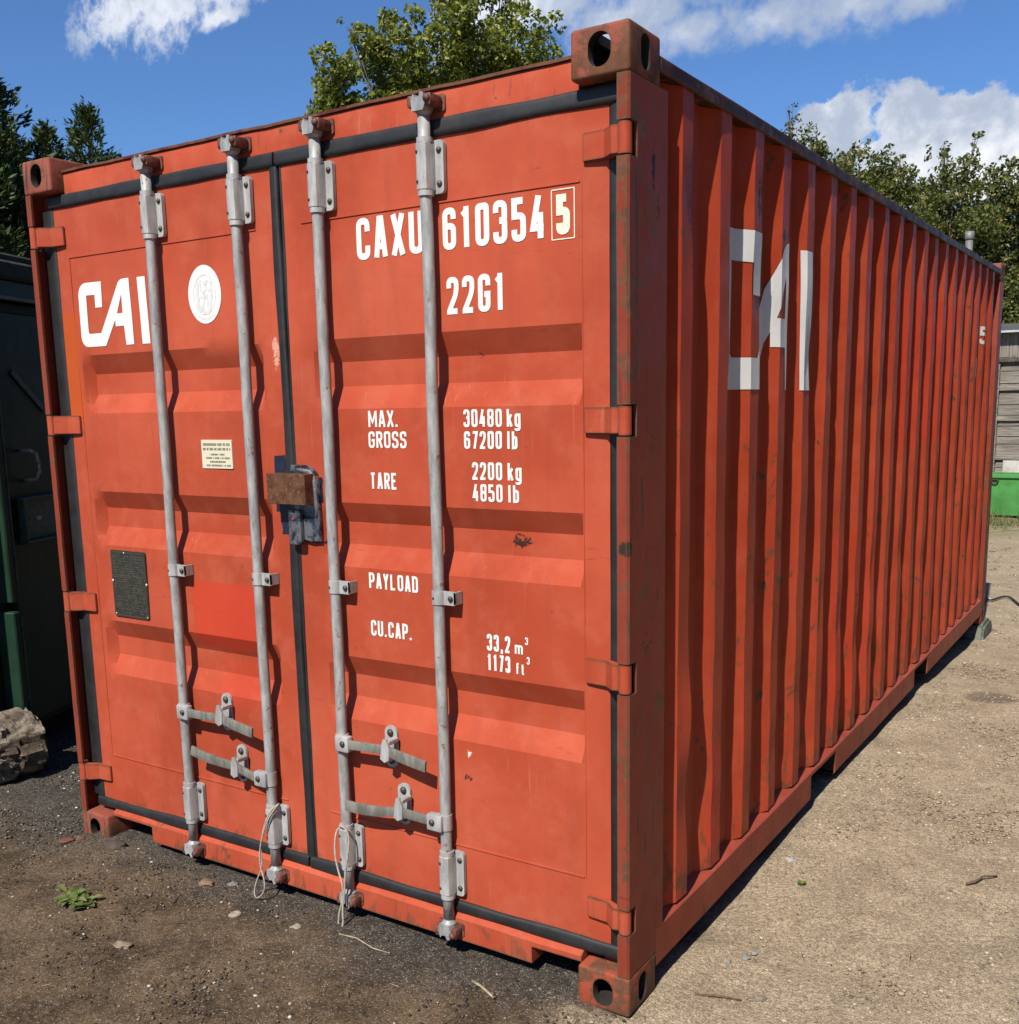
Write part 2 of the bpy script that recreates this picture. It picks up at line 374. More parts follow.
# dark damp soil lies along and left of the door end; pale dry hardcore right of the container
wx = t.m('ADD', o[0], t.m('MULTIPLY', t.m('SUBTRACT', mid, .5), .55))
wx = t.m('ADD', wx, t.m('MULTIPLY', t.m('MINIMUM', o[1], 0.), -.35))
k = t.m('MAXIMUM', t.mr(wx, 2.18, 2.48), t.mr(o[1], 6.1, 6.6))
tar = t.mr(t.m('ADD', t.m('MULTIPLY', big, .8), t.m('ADD', t.m('MULTIPLY', fine, .5), t.m('MULTIPLY', t.m('MAXIMUM', o[1], -.8), 1.1))), .42, .72)
soil = t.mix(t.m('MULTIPLY', tar, .75), soil, t.mix(t.mr(fine, .3, .7), (.016,.0155,.0155), (.060,.058,.056)))
c = t.mix(k, soil, sand)
gr = t.mr(t.noise(co, 230, 3, .6), .35, .66, .52, 1.5, False); gr2 = t.mr(t.noise(co, 85, 4, .65), .35, .66, .66, 1.32, False)
gm = t.m('MULTIPLY', gr, gr2); gc = t.n('ShaderNodeCombineXYZ')
for q in range(3): t.set(gc.inputs[q], gm)
c = t.mix(1., c, gc.outputs[0], 'MULTIPLY')
v = t.vor(co, 55.); chip = t.mr(v.outputs['Distance'], .10, .22, 1., 0.)
sel = t.mr(t.m('ADD', t.xyz(v.outputs['Color'])[0], t.m('MULTIPLY', t.m('SUBTRACT', 1., k), .10)), .93, .95)
chipcol = t.mix(t.xyz(v.outputs['Color'])[1], (.22,.19,.15), (.42,.38,.32))
c = t.mix(t.m('MULTIPLY', t.m('MULTIPLY', chip, sel), .75), c, chipcol)
v2 = t.vor(co, 190.); sel2 = t.mr(t.m('ADD', t.xyz(v2.outputs['Color'])[0], t.m('MULTIPLY', tar, .34)), .80, .84)
c = t.mix(t.m('MULTIPLY', t.m('MULTIPLY', t.mr(v2.outputs['Distance'], .2, .42, 1., 0.), sel2), .8), c, t.mix(t.xyz(v2.outputs['Color'])[1], (.08,.07,.06), (.44,.42,.39)))
dist_g = t.mr(t.m('ADD', o[1], t.m('MULTIPLY', big, 3.)), 13.5, 15.5)
c = t.mix(t.m('MULTIPLY', dist_g, t.mr(mid, .35, .6)), c, (.10,.12,.045))
wet = t.mr(t.m('ADD', t.m('POWER', t.m('DIVIDE', t.m('SUBTRACT', o[0], 2.81), .14), 2.), t.m('POWER', t.m('DIVIDE', t.m('SUBTRACT', o[1], 3.86), .16), 2.)), .6, 1.3, .55, 0.)
c = t.mix(wet, c, (.07,.055,.042))
h = t.m('ADD', t.m('ADD', t.m('MULTIPLY', fine, .7), t.m('MULTIPLY', grit, .15)), t.m('MULTIPLY', t.m('MULTIPLY', chip, sel), .4))
put(t, c, t.mr(tar, 0., 1., .95, .85), 0., t.bump(h, .9, .012), .15); M['ground'] = m_

def island(name, stops, rough=.85, trans=0.):
    m_, t = mat(name); g = t.n('ShaderNodeNewGeometry'); cr = t.n('ShaderNodeValToRGB'); t.set(cr.inputs[0], g.outputs['Random Per Island'])
    e = cr.color_ramp.elements
    while len(e) < len(stops): e.new(.5)
    for q, (p_, c_) in zip(e, stops): q.position = p_; q.color = al(c_)+(1,)
    put(t, cr.outputs[0], rough, 0., None, .3)
    if trans:
        tr = t.n('ShaderNodeBsdfTranslucent'); t.set(tr.inputs[0], t.mix(.5, cr.outputs[0], (.20,.26,.03)))
        mxx = t.n('ShaderNodeMixShader'); mxx.inputs[0].default_value = trans
        t.set(mxx.inputs[1], t.bs.outputs[0]); t.set(mxx.inputs[2], tr.outputs[0]); t.set(t.out.inputs[0], mxx.outputs[0])
    return m_
M['pebble'] = island('pebble_dark_mix', [(0,(.03,.028,.026)),(.45,(.075,.062,.05)),(.75,(.13,.11,.085)),(.92,(.24,.21,.17)),(.985,(.42,.40,.36)),(1,(.66,.64,.60))])
M['pebble2'] = island('pebble_pale_mix', [(0,(.16,.125,.09)),(.45,(.30,.24,.17)),(.8,(.42,.35,.26)),(.97,(.50,.44,.35)),(1,(.66,.63,.57))])
M['straw'] = island('dry_straw', [(0,(.06,.04,.025)),(.6,(.15,.11,.07)),(1,(.40,.33,.22))])
M['leaf_mid'] = island('broadleaf_foliage', [(0,(.09,.115,.018)),(.4,(.18,.215,.03)),(.8,(.27,.30,.045)),(1,(.38,.37,.08))], .45, .28)
M['leaf_dark'] = island('hedge_foliage', [(0,(.055,.072,.02)),(.5,(.115,.14,.034)),(.85,(.185,.205,.052)),(1,(.30,.22,.08))], .5, .22)
M['leaf_con'] = island('conifer_foliage', [(0,(.022,.045,.018)),(.5,(.050,.090,.032)),(.9,(.085,.135,.045)),(1,(.12,.15,.06))], .6, .12)
M['weed'] = island('weed_leaf', [(0,(.07,.12,.03)),(.5,(.13,.19,.05)),(.85,(.22,.27,.10)),(1,(.30,.26,.14))], .5, .2)
M['bark'] = flat('bark', (.11,.085,.065), .9, 0., .5, 8, .6, .03)
# ------------------------------------------------------------------ ground
def sm(a, b, x):
    x = np.clip((x-a)/(b-a), 0, 1); return x*x*(3-2*x)
def gz(x, y):
    """ground height"""
    x = np.asarray(x, float); y = np.asarray(y, float)
    z = -.10*sm(3., 6.5, y) - .10*sm(6.5, 14, y)
    z += .012*np.sin(x*1.7+.4)*np.sin(y*1.3+1.) + .007*np.sin(x*4.1+y*2.3) + .004*np.sin(x*9.7-y*7.1)
    under = sm(.15, .5, x)*sm(2.35, 2.1, x)*sm(.1, .4, y)*sm(6., 5.6, y)
    z = z - .02*under + .02*sm(.1, -1., x) - .012*sm(2., 5., y)
    return z + .012
xs = np.concatenate([[-900,-300,-120,-60,-35,-22,-15,-10,-7,-5,-3.5,-2.8], np.arange(-2.3, 4.6, .035), [4.9,5.4,6.2,7.5,10,15,25,45,100,300,900]])
ys = np.concatenate([[-900,-300,-100,-40,-20,-10,-6,-4,-3,-2.3,-1.8], np.arange(-1.4, 4.2, .035), np.arange(4.2, 9, .12), [9.4,10,10.7,11.5,12.5,13.6,15,17,20,25,35,60,150,400,900]])
X, Y = np.meshgrid(xs, ys, indexing='xy')
Z = gz(X, Y)
near = (X > -2.4) & (X < 4.7) & (Y > -1.5) & (Y < 9)
jit = np.array([mn.fractal(Vector((x*2.4, y*2.4, 0)), .7, 2.1, 5) if nn else 0 for x, y, nn in zip(X.ravel(), Y.ravel(), near.ravel())]).reshape(X.shape)
Z = Z + jit*.010
nx, ny = len(xs), len(ys)
V = np.stack([X.ravel(), Y.ravel(), Z.ravel()], 1)
i, j = np.meshgrid(np.arange(nx-1), np.arange(ny-1)); a = (j*nx+i).ravel()
F = np.stack([a, a+1, a+nx+1, a+nx], 1)
g = mesh_np('ground', V, F, M['ground'], smooth=True); g['kind'] = 'structure'

ico = bmesh.new(); bmesh.ops.create_icosphere(ico, subdivisions=1, radius=1)
IV = np.array([v.co[:] for v in ico.verts]); IF = np.array([[v.index for v in f.verts] for f in ico.faces]); ico.free()
def scatter(name, N, xr, yr, s0, s1, m_, pred, flat_=.6, pw=2.2):
    x = rng.uniform(*xr, N*2); y = rng.uniform(*yr, N*2); ok = pred(x, y); x = x[ok][:N]; y = y[ok][:N]; n = len(x)
    s = s0+(s1-s0)*rng.random(n)**pw
    sh = s[:, None]*np.stack([rng.uniform(.7, 1.3, n), rng.uniform(.7, 1.3, n), rng.uniform(.4, .9, n)*flat_*1.3], 1)
    th = rng.uniform(0, 6.28, n); c_, s_ = np.cos(th), np.sin(th)
    P_ = IV[None]*(1+rng.uniform(-.28, .28, (n, len(IV), 1)))*sh[:, None]
    R_ = np.stack([P_[..., 0]*c_[:, None]-P_[..., 1]*s_[:, None], P_[..., 0]*s_[:, None]+P_[..., 1]*c_[:, None], P_[..., 2]], -1)
    z = gz(x, y); R_ += np.stack([x, y, z + .15*s], 1)[:, None]
    Fs = IF[None]+(np.arange(n)*len(IV))[:, None, None]
    ob = mesh_np(name, R_.reshape(-1, 3), Fs.reshape(-1, 3), m_); ob['kind'] = 'stuff'; return ob
clump = lambda x, y, k=1.: np.array([mn.noise(Vector((a*k, b*k, 3.3))) for a, b in zip(x, y)])
scatter('gravel', 26000, (-1.6, 2.46), (-1.3, .9), .0012, .0072, M['pebble'],
        lambda x, y: (clump(x, y, 1.6)+.9*np.clip(y+.35, -1, .5) > rng.uniform(-.75, .45, len(x))) & ((y < .0) | (x < -.0) | (x < .0)) & (x < 2.46), pw=3.2)
scatter('pale_gravel', 32000, (2.3, 4.2), (-.3, 6.), .0013, .0085, M['pebble2'], lambda x, y: (x > 2.46) & (clump(x, y, 1.2) > rng.uniform(-.8, .5, len(x))), pw=3.4)
scatter('far_gravel', 3500, (0., 3.6), (4.5, 12.), .004, .02, M['pebble2'], lambda x, y: ((x > 2.46) | (y > 6.3)), pw=3.)
# straw and twigglets
n = 900; x = np.concatenate([rng.uniform(-.9, 2.4, 600), rng.uniform(2.5, 3.8, 300)]); y = np.concatenate([rng.uniform(-1., -.02, 600), rng.uniform(.0, 4., 300)])
L_ = rng.uniform(.005, .032, n); th = rng.uniform(0, 3.14, n); wd = rng.uniform(.0004, .0012, n); z = gz(x, y)+.012+rng.uniform(0, .006, n)
d = np.stack([np.cos(th), np.sin(th), rng.uniform(-.15, .15, n)], 1)*L_[:, None]/2; q = np.stack([-np.sin(th), np.cos(th), th*0], 1)*wd[:, None]; up = np.array([0, 0, 1])*wd[:, None]*1.4
c0 = np.stack([x, y, z], 1)
V = np.stack([c0-d-q, c0-d+q, c0-d+up, c0+d-q, c0+d+q, c0+d+up], 1).reshape(-1, 3)
Fq = np.array([[0,1,4,3],[1,2,5,4],[2,0,3,5]]); F = (Fq[None]+(np.arange(n)*6)[:, None, None]).reshape(-1, 4)
s_ = mesh_np('straw_litter', V, F, M['straw']); s_['kind'] = 'stuff'
# ------------------------------------------------------------------ shipping container
CW, CH, CL, YD = 2.438, 2.591, 6.058, .05
C_ = root('shipping_container', (CW/2, CL/2, 0), 'red corrugated steel shipping container with white lettering and four grey locking bars', 'shipping container')
C0 = C_
# door profile: three horizontal grooves (top, inner top, inner bottom, bottom)
GR = [(1.899,1.831,1.757,1.689), (1.402,1.338,1.268,1.200), (.910,.843,.770,.700)]
GD = .036
PANELS = {'left': (.188, 1.118), 'right': (1.335, 2.279)}
def groove(z):
    for a, b, c, d in GR:
        if d < z < a:
            if z > b: return (a-z)/(a-b)
            if z > c: return 1.
            return (z-d)/(c-d)
    return 0.
def door_y(x, z, dent=True):
    y = YD
    for pl, pr in PANELS.values():
        if pl < x < pr:
            e = .026
            h = min(1, (x-pl)/e, (pr-x)/(.012 if pr > 2 else e))
            y += GD*groove(z)*h
    if dent:
        y += .006*math.exp(-((x-.93)/.035)**2-((z-1.885)/.014)**2) + .007*math.exp(-((x-.99)/.02)**2-((z-1.90)/.03)**2) - .004*math.exp(-((x-.90)/.03)**2-((z-1.86)/.03)**2)
        y += .004*math.exp(-((x-.98)/.05)**2-((z-1.62)/.015)**2) + .004*math.exp(-((x-.99)/.1)**2-((z-1.22)/.03)**2)
        y += .0022*mn.noise(Vector((x*3, z*3, 1.)))+.0010*mn.noise(Vector((x*9, z*9, 4.)))
    return y
def frange(a, b, st):
    n = max(1, round((b-a)/st)); return [a+(b-a)*k/n for k in range(n+1)]
def refine(br, st):
    out = []
    br = sorted(set(round(b, 5) for b in br))
    for a, b in zip(br, br[1:]): out += frange(a, b, st)[:-1]
    return out+[br[-1]]
def sheet(bm, us, vs, fn, mi=0, smooth=True):
    G = [[bm.verts.new(fn(u, v)) for u in us] for v in vs]
    for r0, r1 in zip(G, G[1:]):
        for k in range(len(us)-1):
            f = bm.faces.new((r0[k], r0[k+1], r1[k+1], r1[k])); f.material_index = mi; f.smooth = smooth
    return G
def door(side, x0, x1):
    pl, pr = PANELS[side]
    z0, z1 = .165, 2.435
    xs_ = refine([x0, x1, pl, pl+.026, pr-.026, pr-.012, pr], .045); zs_ = refine([z0, z1]+[q for g_ in GR for q in g_], .035)
    bm = bmesh.new(); sheet(bm, xs_, zs_, lambda x, z: (x, door_y(x, z), z))
    # returned edges give the leaf its thickness
    be = [e for e in bm.edges if e.is_boundary]
    r = bmesh.ops.extrude_edge_only(bm, edges=be)
    for v in [q for q in r['geom'] if isinstance(q, bmesh.types.BMVert)]: v.co.y = YD+.05
    # welded panel lips
    for z in (2.249, .362):
        a, b = (pl-.025, pr-.004)
        pts = frange(a, b, .05)
        prev = None
        for x in pts:
            q = [bm.verts.new((x, door_y(x, z)-dy_, z+dz_)) for dy_, dz_ in ((-.001, .003), (.0032, .002), (.0032, -.002), (-.001, -.003))]
            if prev:
                for k in range(3): bm.faces.new((prev[k], q[k], q[k+1], prev[k+1]))
            prev = q
    if side == 'left': vx = [pl-.025]
    else: vx = [pr+.001]
    for xx in vx:
        for a, b in [(.362, .70), (.91, 1.2), (1.402, 1.689), (1.899, 2.249), (.70, .91), (1.2, 1.402), (1.689, 1.899)]:
            box(bm, xx-.0012, xx+.0012, YD-.0018, YD+.004, a, b)
    bmesh.ops.recalc_face_normals(bm, faces=bm.faces)
    for e in bm.edges:
        if len(e.link_faces) == 2 and e.calc_face_angle(0) > rad(24): e.smooth = False
    for f in bm.faces: f.smooth = True
    # surface must face outwards (-y)
    return fin('door', bm, M['door'], C0)
D = {'left': door('left', .092, 1.199), 'right': door('right', 1.237, 2.358)}
D['left']['label'] = 'left door leaf with a white oval decal, data plate and logo'
D['right']['label'] = 'right door leaf carrying the container number and weights'

# ---- lettering engine
def rounded(path, R, n=4):
    out = []
    for i, p_ in enumerate(path):
        v = Vector(p_[:2])
        if len(p_) > 2 and 0 < i < len(path)-1:
            a = Vector(path[i-1][:2])-v; b = Vector(path[i+1][:2])-v
            r = min(R, a.length*.5, b.length*.5)
            pa = v+a.normalized()*r; pb = v+b.normalized()*r
            for k in range(n+1):
                t_ = k/n; out.append(pa.lerp(v, t_).lerp(v.lerp(pb, t_), t_))
        else: out.append(v)
    return out
_ = 1
GL = {
'C': [[(1,.70),(1,1,_),(0,1,_),(0,0,_),(1,0,_),(1,.30)]], 'G': [[(1,.72),(1,1,_),(0,1,_),(0,0,_),(1,0,_),(1,.46),(.5,.46)]],
'A': [[(0,-.07),(.40,1.0),(.60,1.0),(1,-.07)],[(.18,.24),(.82,.24)]], 'X': [[(0,-.07),(1,1.07)],[(0,1.07),(1,-.07)]], 'U': [[(0,1.07),(0,0,_),(1,0,_),(1,1.07)]],
'6': [[(1,.76),(1,1,_),(0,1,_),(0,0,_),(1,0,_),(1,.57,_),(.05,.57)]], '1': [[(.62,1.07),(.62,-.07)],[(.02,.82),(.60,.93)]], '0': [[(.5,1),(0,1,_),(0,0,_),(1,0,_),(1,1,_),(.5,1)]],
'3': [[(0,.76),(0,1,_),(1,1,_),(1,.54,_),(.4,.54)],[(.5,.54),(1,.54,_),(1,0,_),(0,0,_),(0,.24)]], '5': [[(.98,1),(.03,1),(.03,.60),(1,.60,_),(1,0,_),(0,0,_),(0,.24)]],
'4': [[(1.14,.22),(.0,.22),(.62,1.07)],[(.80,.62),(.80,-.07)]], '2': [[(0,.74),(0,1,_),(1,1,_),(1,.58,_),(0,.02),(0,0),(1.08,0)]], '7': [[(0,1),(1,1),(.35,-.07)]],
'8': [[(.5,1),(0,1,_),(0,.53,_),(1,.53,_),(1,1,_),(.5,1)],[(.5,.53),(0,.53,_),(0,0,_),(1,0,_),(1,.53,_),(.5,.53)]], '9': [[(0,.24),(0,0,_),(1,0,_),(1,1,_),(0,1,_),(0,.43,_),(.95,.43)]],
'M': [[(0,-.07),(0,1.07)],[(1,-.07),(1,1.07)],[(.02,1.0),(.5,.25),(.98,1.0)]], 'R': [[(0,-.07),(0,1),(1,1,_),(1,.5,_),(.0,.5)],[(.5,.5),(1.05,-.07)]], 'O': [[(.5,1),(0,1,_),(0,0,_),(1,0,_),(1,1,_),(.5,1)]],
'S': [[(1,.74),(1,1,_),(0,1,_),(0,.55,_),(1,.47,_),(1,0,_),(0,0,_),(0,.26)]], 'T': [[(-.05,1),(1.05,1)],[(.5,1),(.5,-.07)]], 'E': [[(1.05,1),(0,1),(0,0),(1.05,0)],[(0,.52),(.85,.52)]],
'P': [[(0,-.07),(0,1),(1,1,_),(1,.45,_),(0,.45)]], 'Y': [[(0,1.07),(.5,.45),(.5,-.07)],[(1,1.07),(.5,.45)]], 'L': [[(0,1.07),(0,0),(1,0)]], 'D': [[(.3,0),(0,0),(0,1),(1,1,_),(1,0,_),(.3,0)]],
'.': [[(.0,-.07),(.0,.10)]], ',': [[(.1,.10),(.1,0),(-.25,-.20)]],
'k': [[(0,-.07),(0,1.07)],[(.95,.72),(.08,.28)],[(.38,.42),(1,-.07)]], 'g': [[(.5,.68),(0,.68,_),(0,0,_),(1,0,_)],[(.4,.68),(1,.68),(1,-.26,_),(0,-.26,_),(0,-.18)]],
'l': [[(.3,-.07),(.3,1.07)]], 'b': [[(0,1.07),(0,0),(1,0,_),(1,.68,_),(0,.68)]],
'm': [[(-.1,-.07),(-.1,.7),(.5,.7,_),(.5,-.07)],[(.5,.7),(1.1,.7,_),(1.1,-.07)]], 'f': [[(1,1),(.35,1,_),(.35,-.07)],[(0,.66),(.9,.66)]], 't': [[(.4,.98),(.4,0,_),(1,0)],[(0,.66),(.9,.66)]],
}
WID = {'M': 1.25, '1': .85, '.': .42, ',': .5, ' ': .45, 'l': .55, 'm': 1.2, 'f': .8, 't': .8}
def stroke(bm, pts, th, lift, mi=0):
    n = len(pts); L, Rr = [], []
    closed = (pts[0]-pts[-1]).length < 1e-6
    for i in range(n):
        if closed and i in (0, n-1): a = pts[n-2]; b = pts[1]; p_ = pts[0]
        else: a = pts[max(i-1, 0)]; b = pts[min(i+1, n-1)]; p_ = pts[i]
        d1 = (p_-a); d2 = (b-p_)
        d1 = d1.normalized() if d1.length > 1e-9 else d2.normalized(); d2 = d2.normalized() if d2.length > 1e-9 else d1
        t_ = (d1+d2).normalized(); nn = Vector((-t_.y, t_.x)); n1 = Vector((-d1.y, d1.x)); k = min(1.6, 1/max(.3, nn.dot(n1)))
        L.append(p_+nn*th/2*k); Rr.append(p_-nn*th/2*k)
    vl = [bm.verts.new((q.x, lift, q.y)) for q in L]; vr = [bm.verts.new((q.x, lift, q.y)) for q in Rr]
    for i in range(n-1):
        f = bm.faces.new((vr[i], vr[i+1], vl[i+1], vl[i])); f.material_index = mi
def text(bm, s, x0, z0, h, x1=None, th=.19, cw=.40, gap=.115, mi=0):
    """s from x0 (optionally fitted to end at x1), baseline z0; flat in x,z; y = stacking order"""
    def adv(k): return sum(WID.get(c_, 1.) for c_ in s)*k*h + gap*h*(len(s)-1)
    if x1 is not None:
        tot = x1-x0; cw = (tot-gap*h*(len(s)-1))/(sum(WID.get(c_, 1.) for c_ in s)*h)
    x = x0; t_ = th*h
    for c_ in s:
        wd = WID.get(c_, 1.)*cw*h
        for q, path in enumerate(GL.get(c_, [])):
            wi = wd-t_; hi = h-t_
            pts = rounded([(x+t_/2+p_[0]*wi, z0+t_/2+p_[1]*hi)+tuple(p_[2:]) for p_ in path], .22*h)
            stroke(bm, pts, t_, -.00025*q, mi)
        x += wd+gap*h
def poly_fill(bm, loops, y=0., mi=0):
    loops = [[Vector((a, b, 0)) for a, b in lp] for lp in loops]; flatp = [p_ for lp in loops for p_ in lp]
    vs = [bm.verts.new((p_.x, y, p_.y)) for p_ in flatp]
    for tri in tessellate_polygon(loops):
        try: f = bm.faces.new([vs[k] for k in tri]); f.material_index = mi
        except ValueError: pass
def cut(bm, axis, vals):
    for v in vals:
        no = [0, 0, 0]; no[axis] = 1; co = [0, 0, 0]; co[axis] = v
        bmesh.ops.bisect_plane(bm, geom=bm.verts[:]+bm.edges[:]+bm.faces[:], plane_co=co, plane_no=no, dist=1e-6)
def drape_door(name, bm, m_, parent, lift=.0016):
    zs_ = refine([.165, 2.435]+[q for g_ in GR for q in g_], .035); xx = [v.co.x for v in bm.verts]; zz = [v.co.z for v in bm.verts]
    cut(bm, 2, [z for z in zs_ if min(zz) < z < max(zz)])
    for v in bm.verts: v.co.y = door_y(v.co.x, v.co.z)-lift+v.co.y
    bmesh.ops.recalc_face_normals(bm, faces=bm.faces)
    for f in bm.faces:
        if f.normal.y > 0: f.normal_flip()
    return fin(name, bm, m_, parent)
fx = lambda x: x+.01*(3.614-x)/2.46
RD, LD = D['right'], D['left']
bm = bmesh.new(); text(bm, 'CAXU', fx(1.520), 2.119, .118, fx(1.766), th=.158); drape_door('number_lettering', bm, M['white'], RD); bm = bmesh.new(); text(bm, '610354', fx(1.833), 2.119, .112, fx(2.166), th=.158)
drape_door('number_lettering', bm, M['white'], RD)
bm = bmesh.new(); text(bm, '5', fx(2.199), 2.124, .100, fx(2.240), th=.20)
z_ = rrect(fx(2.186), fx(2.253), 2.113, 2.236, .001, 1); stroke(bm, [Vector(q) for q in z_+[z_[0]]], .0028, 0.)
drape_door('check_digit', bm, M['creamtxt'], RD)
bm = bmesh.new(); text(bm, '22G1', fx(1.841), 1.945, .101, fx(2.036), th=.158); drape_door('type_code_lettering', bm, M['white'], RD)
bm = bmesh.new(); H_ = .050; K = dict(th=.155)
for s_, a, b, z in (('MAX.',1.535,1.652,1.633),('GROSS',1.533,1.680,1.571),('TARE',1.534,1.638,1.4475),('30480',1.889,2.018,1.632),('67200',1.889,2.017,1.571),
                    ('2200',1.914,2.016,1.484),('4850',1.914,2.016,1.4225),('PAYLOAD',1.512,1.703,1.138),('CU.CAP.',1.513,1.674,.988),('33,2',1.950,2.032,.989),('1173',1.950,2.031,.930)):
    bm = bmesh.new(); text(bm, s_, fx(a), z, H_, fx(b), **K); drape_door('weight_lettering', bm, M['white'], RD)
for s_, a, b, z in (('kg',2.034,2.079,1.632),('lb',2.034,2.068,1.571),('kg',2.034,2.080,1.484),('lb',2.034,2.070,1.4225)): bm = bmesh.new(); text(bm, s_, fx(a), z, H_, fx(b), **K); drape_door('unit_lettering', bm, M['white'], RD)
bm = bmesh.new()
for s_, a, z, h in (('m',2.049,.990,.036),('3',2.082,1.020,.022),('ft',2.049,.931,.034),('3',2.087,.964,.022)): text(bm, s_, fx(a), z, h, None, th=.17, cw={'m': .55, 'ft': .50}.get(s_, .45))
drape_door('unit_lettering', bm, M['white'], RD)
def arc(cx, cz, r, a0, a1, n=5): return [(cx+r*math.cos(rad(a0+(a1-a0)*k/n)), cz+r*math.sin(rad(a0+(a1-a0)*k/n))) for k in range(n+1)]
LOGO = [[(.290,2.064),(.328,2.064),(.331,2.153)]+arc(.240,2.112,.042,90,180)+arc(.236,1.966,.038,180,270)+[(.333,1.928),(.395,2.016),(.395,1.993),(.441,1.993),(.446,1.927),(.488,1.927),(.485,2.153)]
        +arc(.452,2.115,.038,90,150)+[(.312,1.974),(.248,1.974),(.242,1.980),(.242,2.110),(.290,2.109)], [(.438,2.102),(.407,2.037),(.438,2.037)]]
LI = [[(.529,2.152),(.571,2.152),(.576,1.926),(.534,1.926)]]
bm = bmesh.new(); poly_fill(bm, LOGO); poly_fill(bm, LI); drape_door('logo_lettering', bm, M['white'], LD)
# oval decal
bm = bmesh.new(); cx, cz, rx, rz = .864, 2.070, .078, .094
ell = lambda k_, n=40: [(cx+rx*k_*math.cos(2*math.pi*k/n), cz+rz*k_*math.sin(2*math.pi*k/n)) for k in range(n)]
poly_fill(bm, [ell(1.)])
drape_door('oval_decal', bm, M['decal'], LD)
bm = bmesh.new()
poly_fill(bm, [ell(.70), ell(.64)], 0.); 
G2 = lambda L: [Vector((cx+a*rx, cz+b*rz)) for a, b in L]
for pth, th in (([(-.42,.45),(-.42,-.05),(-.40,-.30),(-.25,-.58)],.014), ([(.40,.42),(.42,-.02),(.36,-.35),(.22,-.58)],.012), ([(-.22,.5),(-.20,.15),(-.05,.0),(.05,.2),(-.02,.42)],.009),
                ([(.02,.05),(-.08,-.25),(-.16,-.55)],.012), ([(.12,.02),(.16,-.25),(.24,-.5)],.012), ([(-.40,-.08),(-.15,-.08)],.010), ([(.10,.22),(.32,.10)],.010), ([(.18,.48),(.10,.30)],.012), ([(-.20,-.62),(.25,-.62)],.012)):
    stroke(bm, G2(pth), th, -.0003)
for k in range(7):
    a = rad(-60-10*k); stroke(bm, G2([(.78*math.cos(a), .80*math.sin(a)), (.86*math.cos(a), .88*math.sin(a))]), .008, 0)
drape_door('decal_emblem', bm, M['decalgrey'], LD, .0022)
# cream sticker with rows of tiny illegible print, dark riveted data plate
def thin(name, m_, parent, x0, x1, z0, z1, t_=.0012, r=.002):
    bm = bmesh.new(); yy = min(door_y(x, z) for x in (x0, x1, (x0+x1)/2) for z in (z0, z1, (z0+z1)/2))
    prism(bm, rrect(x0, x1, z0, z1, r, 2), yy-t_-.0015, yy+.003, 'y'); fin(name, bm, m_, parent); return yy-t_-.0015
yy = thin('cream_sticker', M['cream'], LD, .801, .949, 1.498, 1.594)
bm = bmesh.new()
for row, (a, b, h) in enumerate(((.06,.94,.0085),(.05,.95,.0085),(.27,.75,.006),(.14,.92,.006),(.27,.78,.006),(.14,.94,.006))):
    z = 1.594-(.0155, .031, .049, .061, .0735, .086)[row]; x = .801+a*.148; e = .801+b*.148
    while x < e:
        wd = random.uniform(.0012, .0028)
        box(bm, x, min(e, x+wd), yy-.0006, yy+.0004, z-h/2, z+h/2); x += wd+(random.uniform(.0008, .0012) if random.random() < .86 else .005)
fin('sticker_print', bm, M['ink'], LD)
px0, px1, pz0, pz1 = .262, .460, .932, 1.184
yy = thin('data_plate', M['plate'], LD, px0, px1, pz0, pz1, .003, .008)
bm = bmesh.new()
fr = [Vector(q) for q in rrect(px0+.006, px1-.006, pz0+.006, pz1-.006, .006, 2)]; b2 = bmesh.new(); stroke(b2, fr+[fr[0]], .0025, yy-.0008); join(bm, b2)
z = pz1-.020
while z > pz0+.016:
    x = px0+.014
    while x < px1-.016:
        wd = random.uniform(.006, .03); e = min(px1-.014, x+wd)
        if random.random() < .72: box(bm, x, e, yy-.0008, yy+.0005, z-.0014, z+.0014)
        x = e+random.uniform(.003, .01)
    z -= random.choice((.0085, .0085, .012))
for z in (1.09, 1.045): box(bm, px0+.012, px1-.012, yy-.0007, yy+.0005, z-.0008, z+.0008)
fin('plate_engraving', bm, M['plateline'], LD)
for x, z in ((px0+.003, 1.067), (px1-.003, 1.064), ((px0+px1)/2-.02, pz1-.008), (px0+.008, pz0+.010), (px1-.010, pz0+.008)):
    bm = bmesh.new(); bmesh.ops.create_uvsphere(bm, u_segments=12, v_segments=6, radius=.0058 if abs(z-1.066) < .01 else .004, matrix=Matrix.Translation((x, yy, z)) @ Matrix.Diagonal((1, .5, 1, 1)))
    fin('rivet', bm, M['rivet'], LD, True)

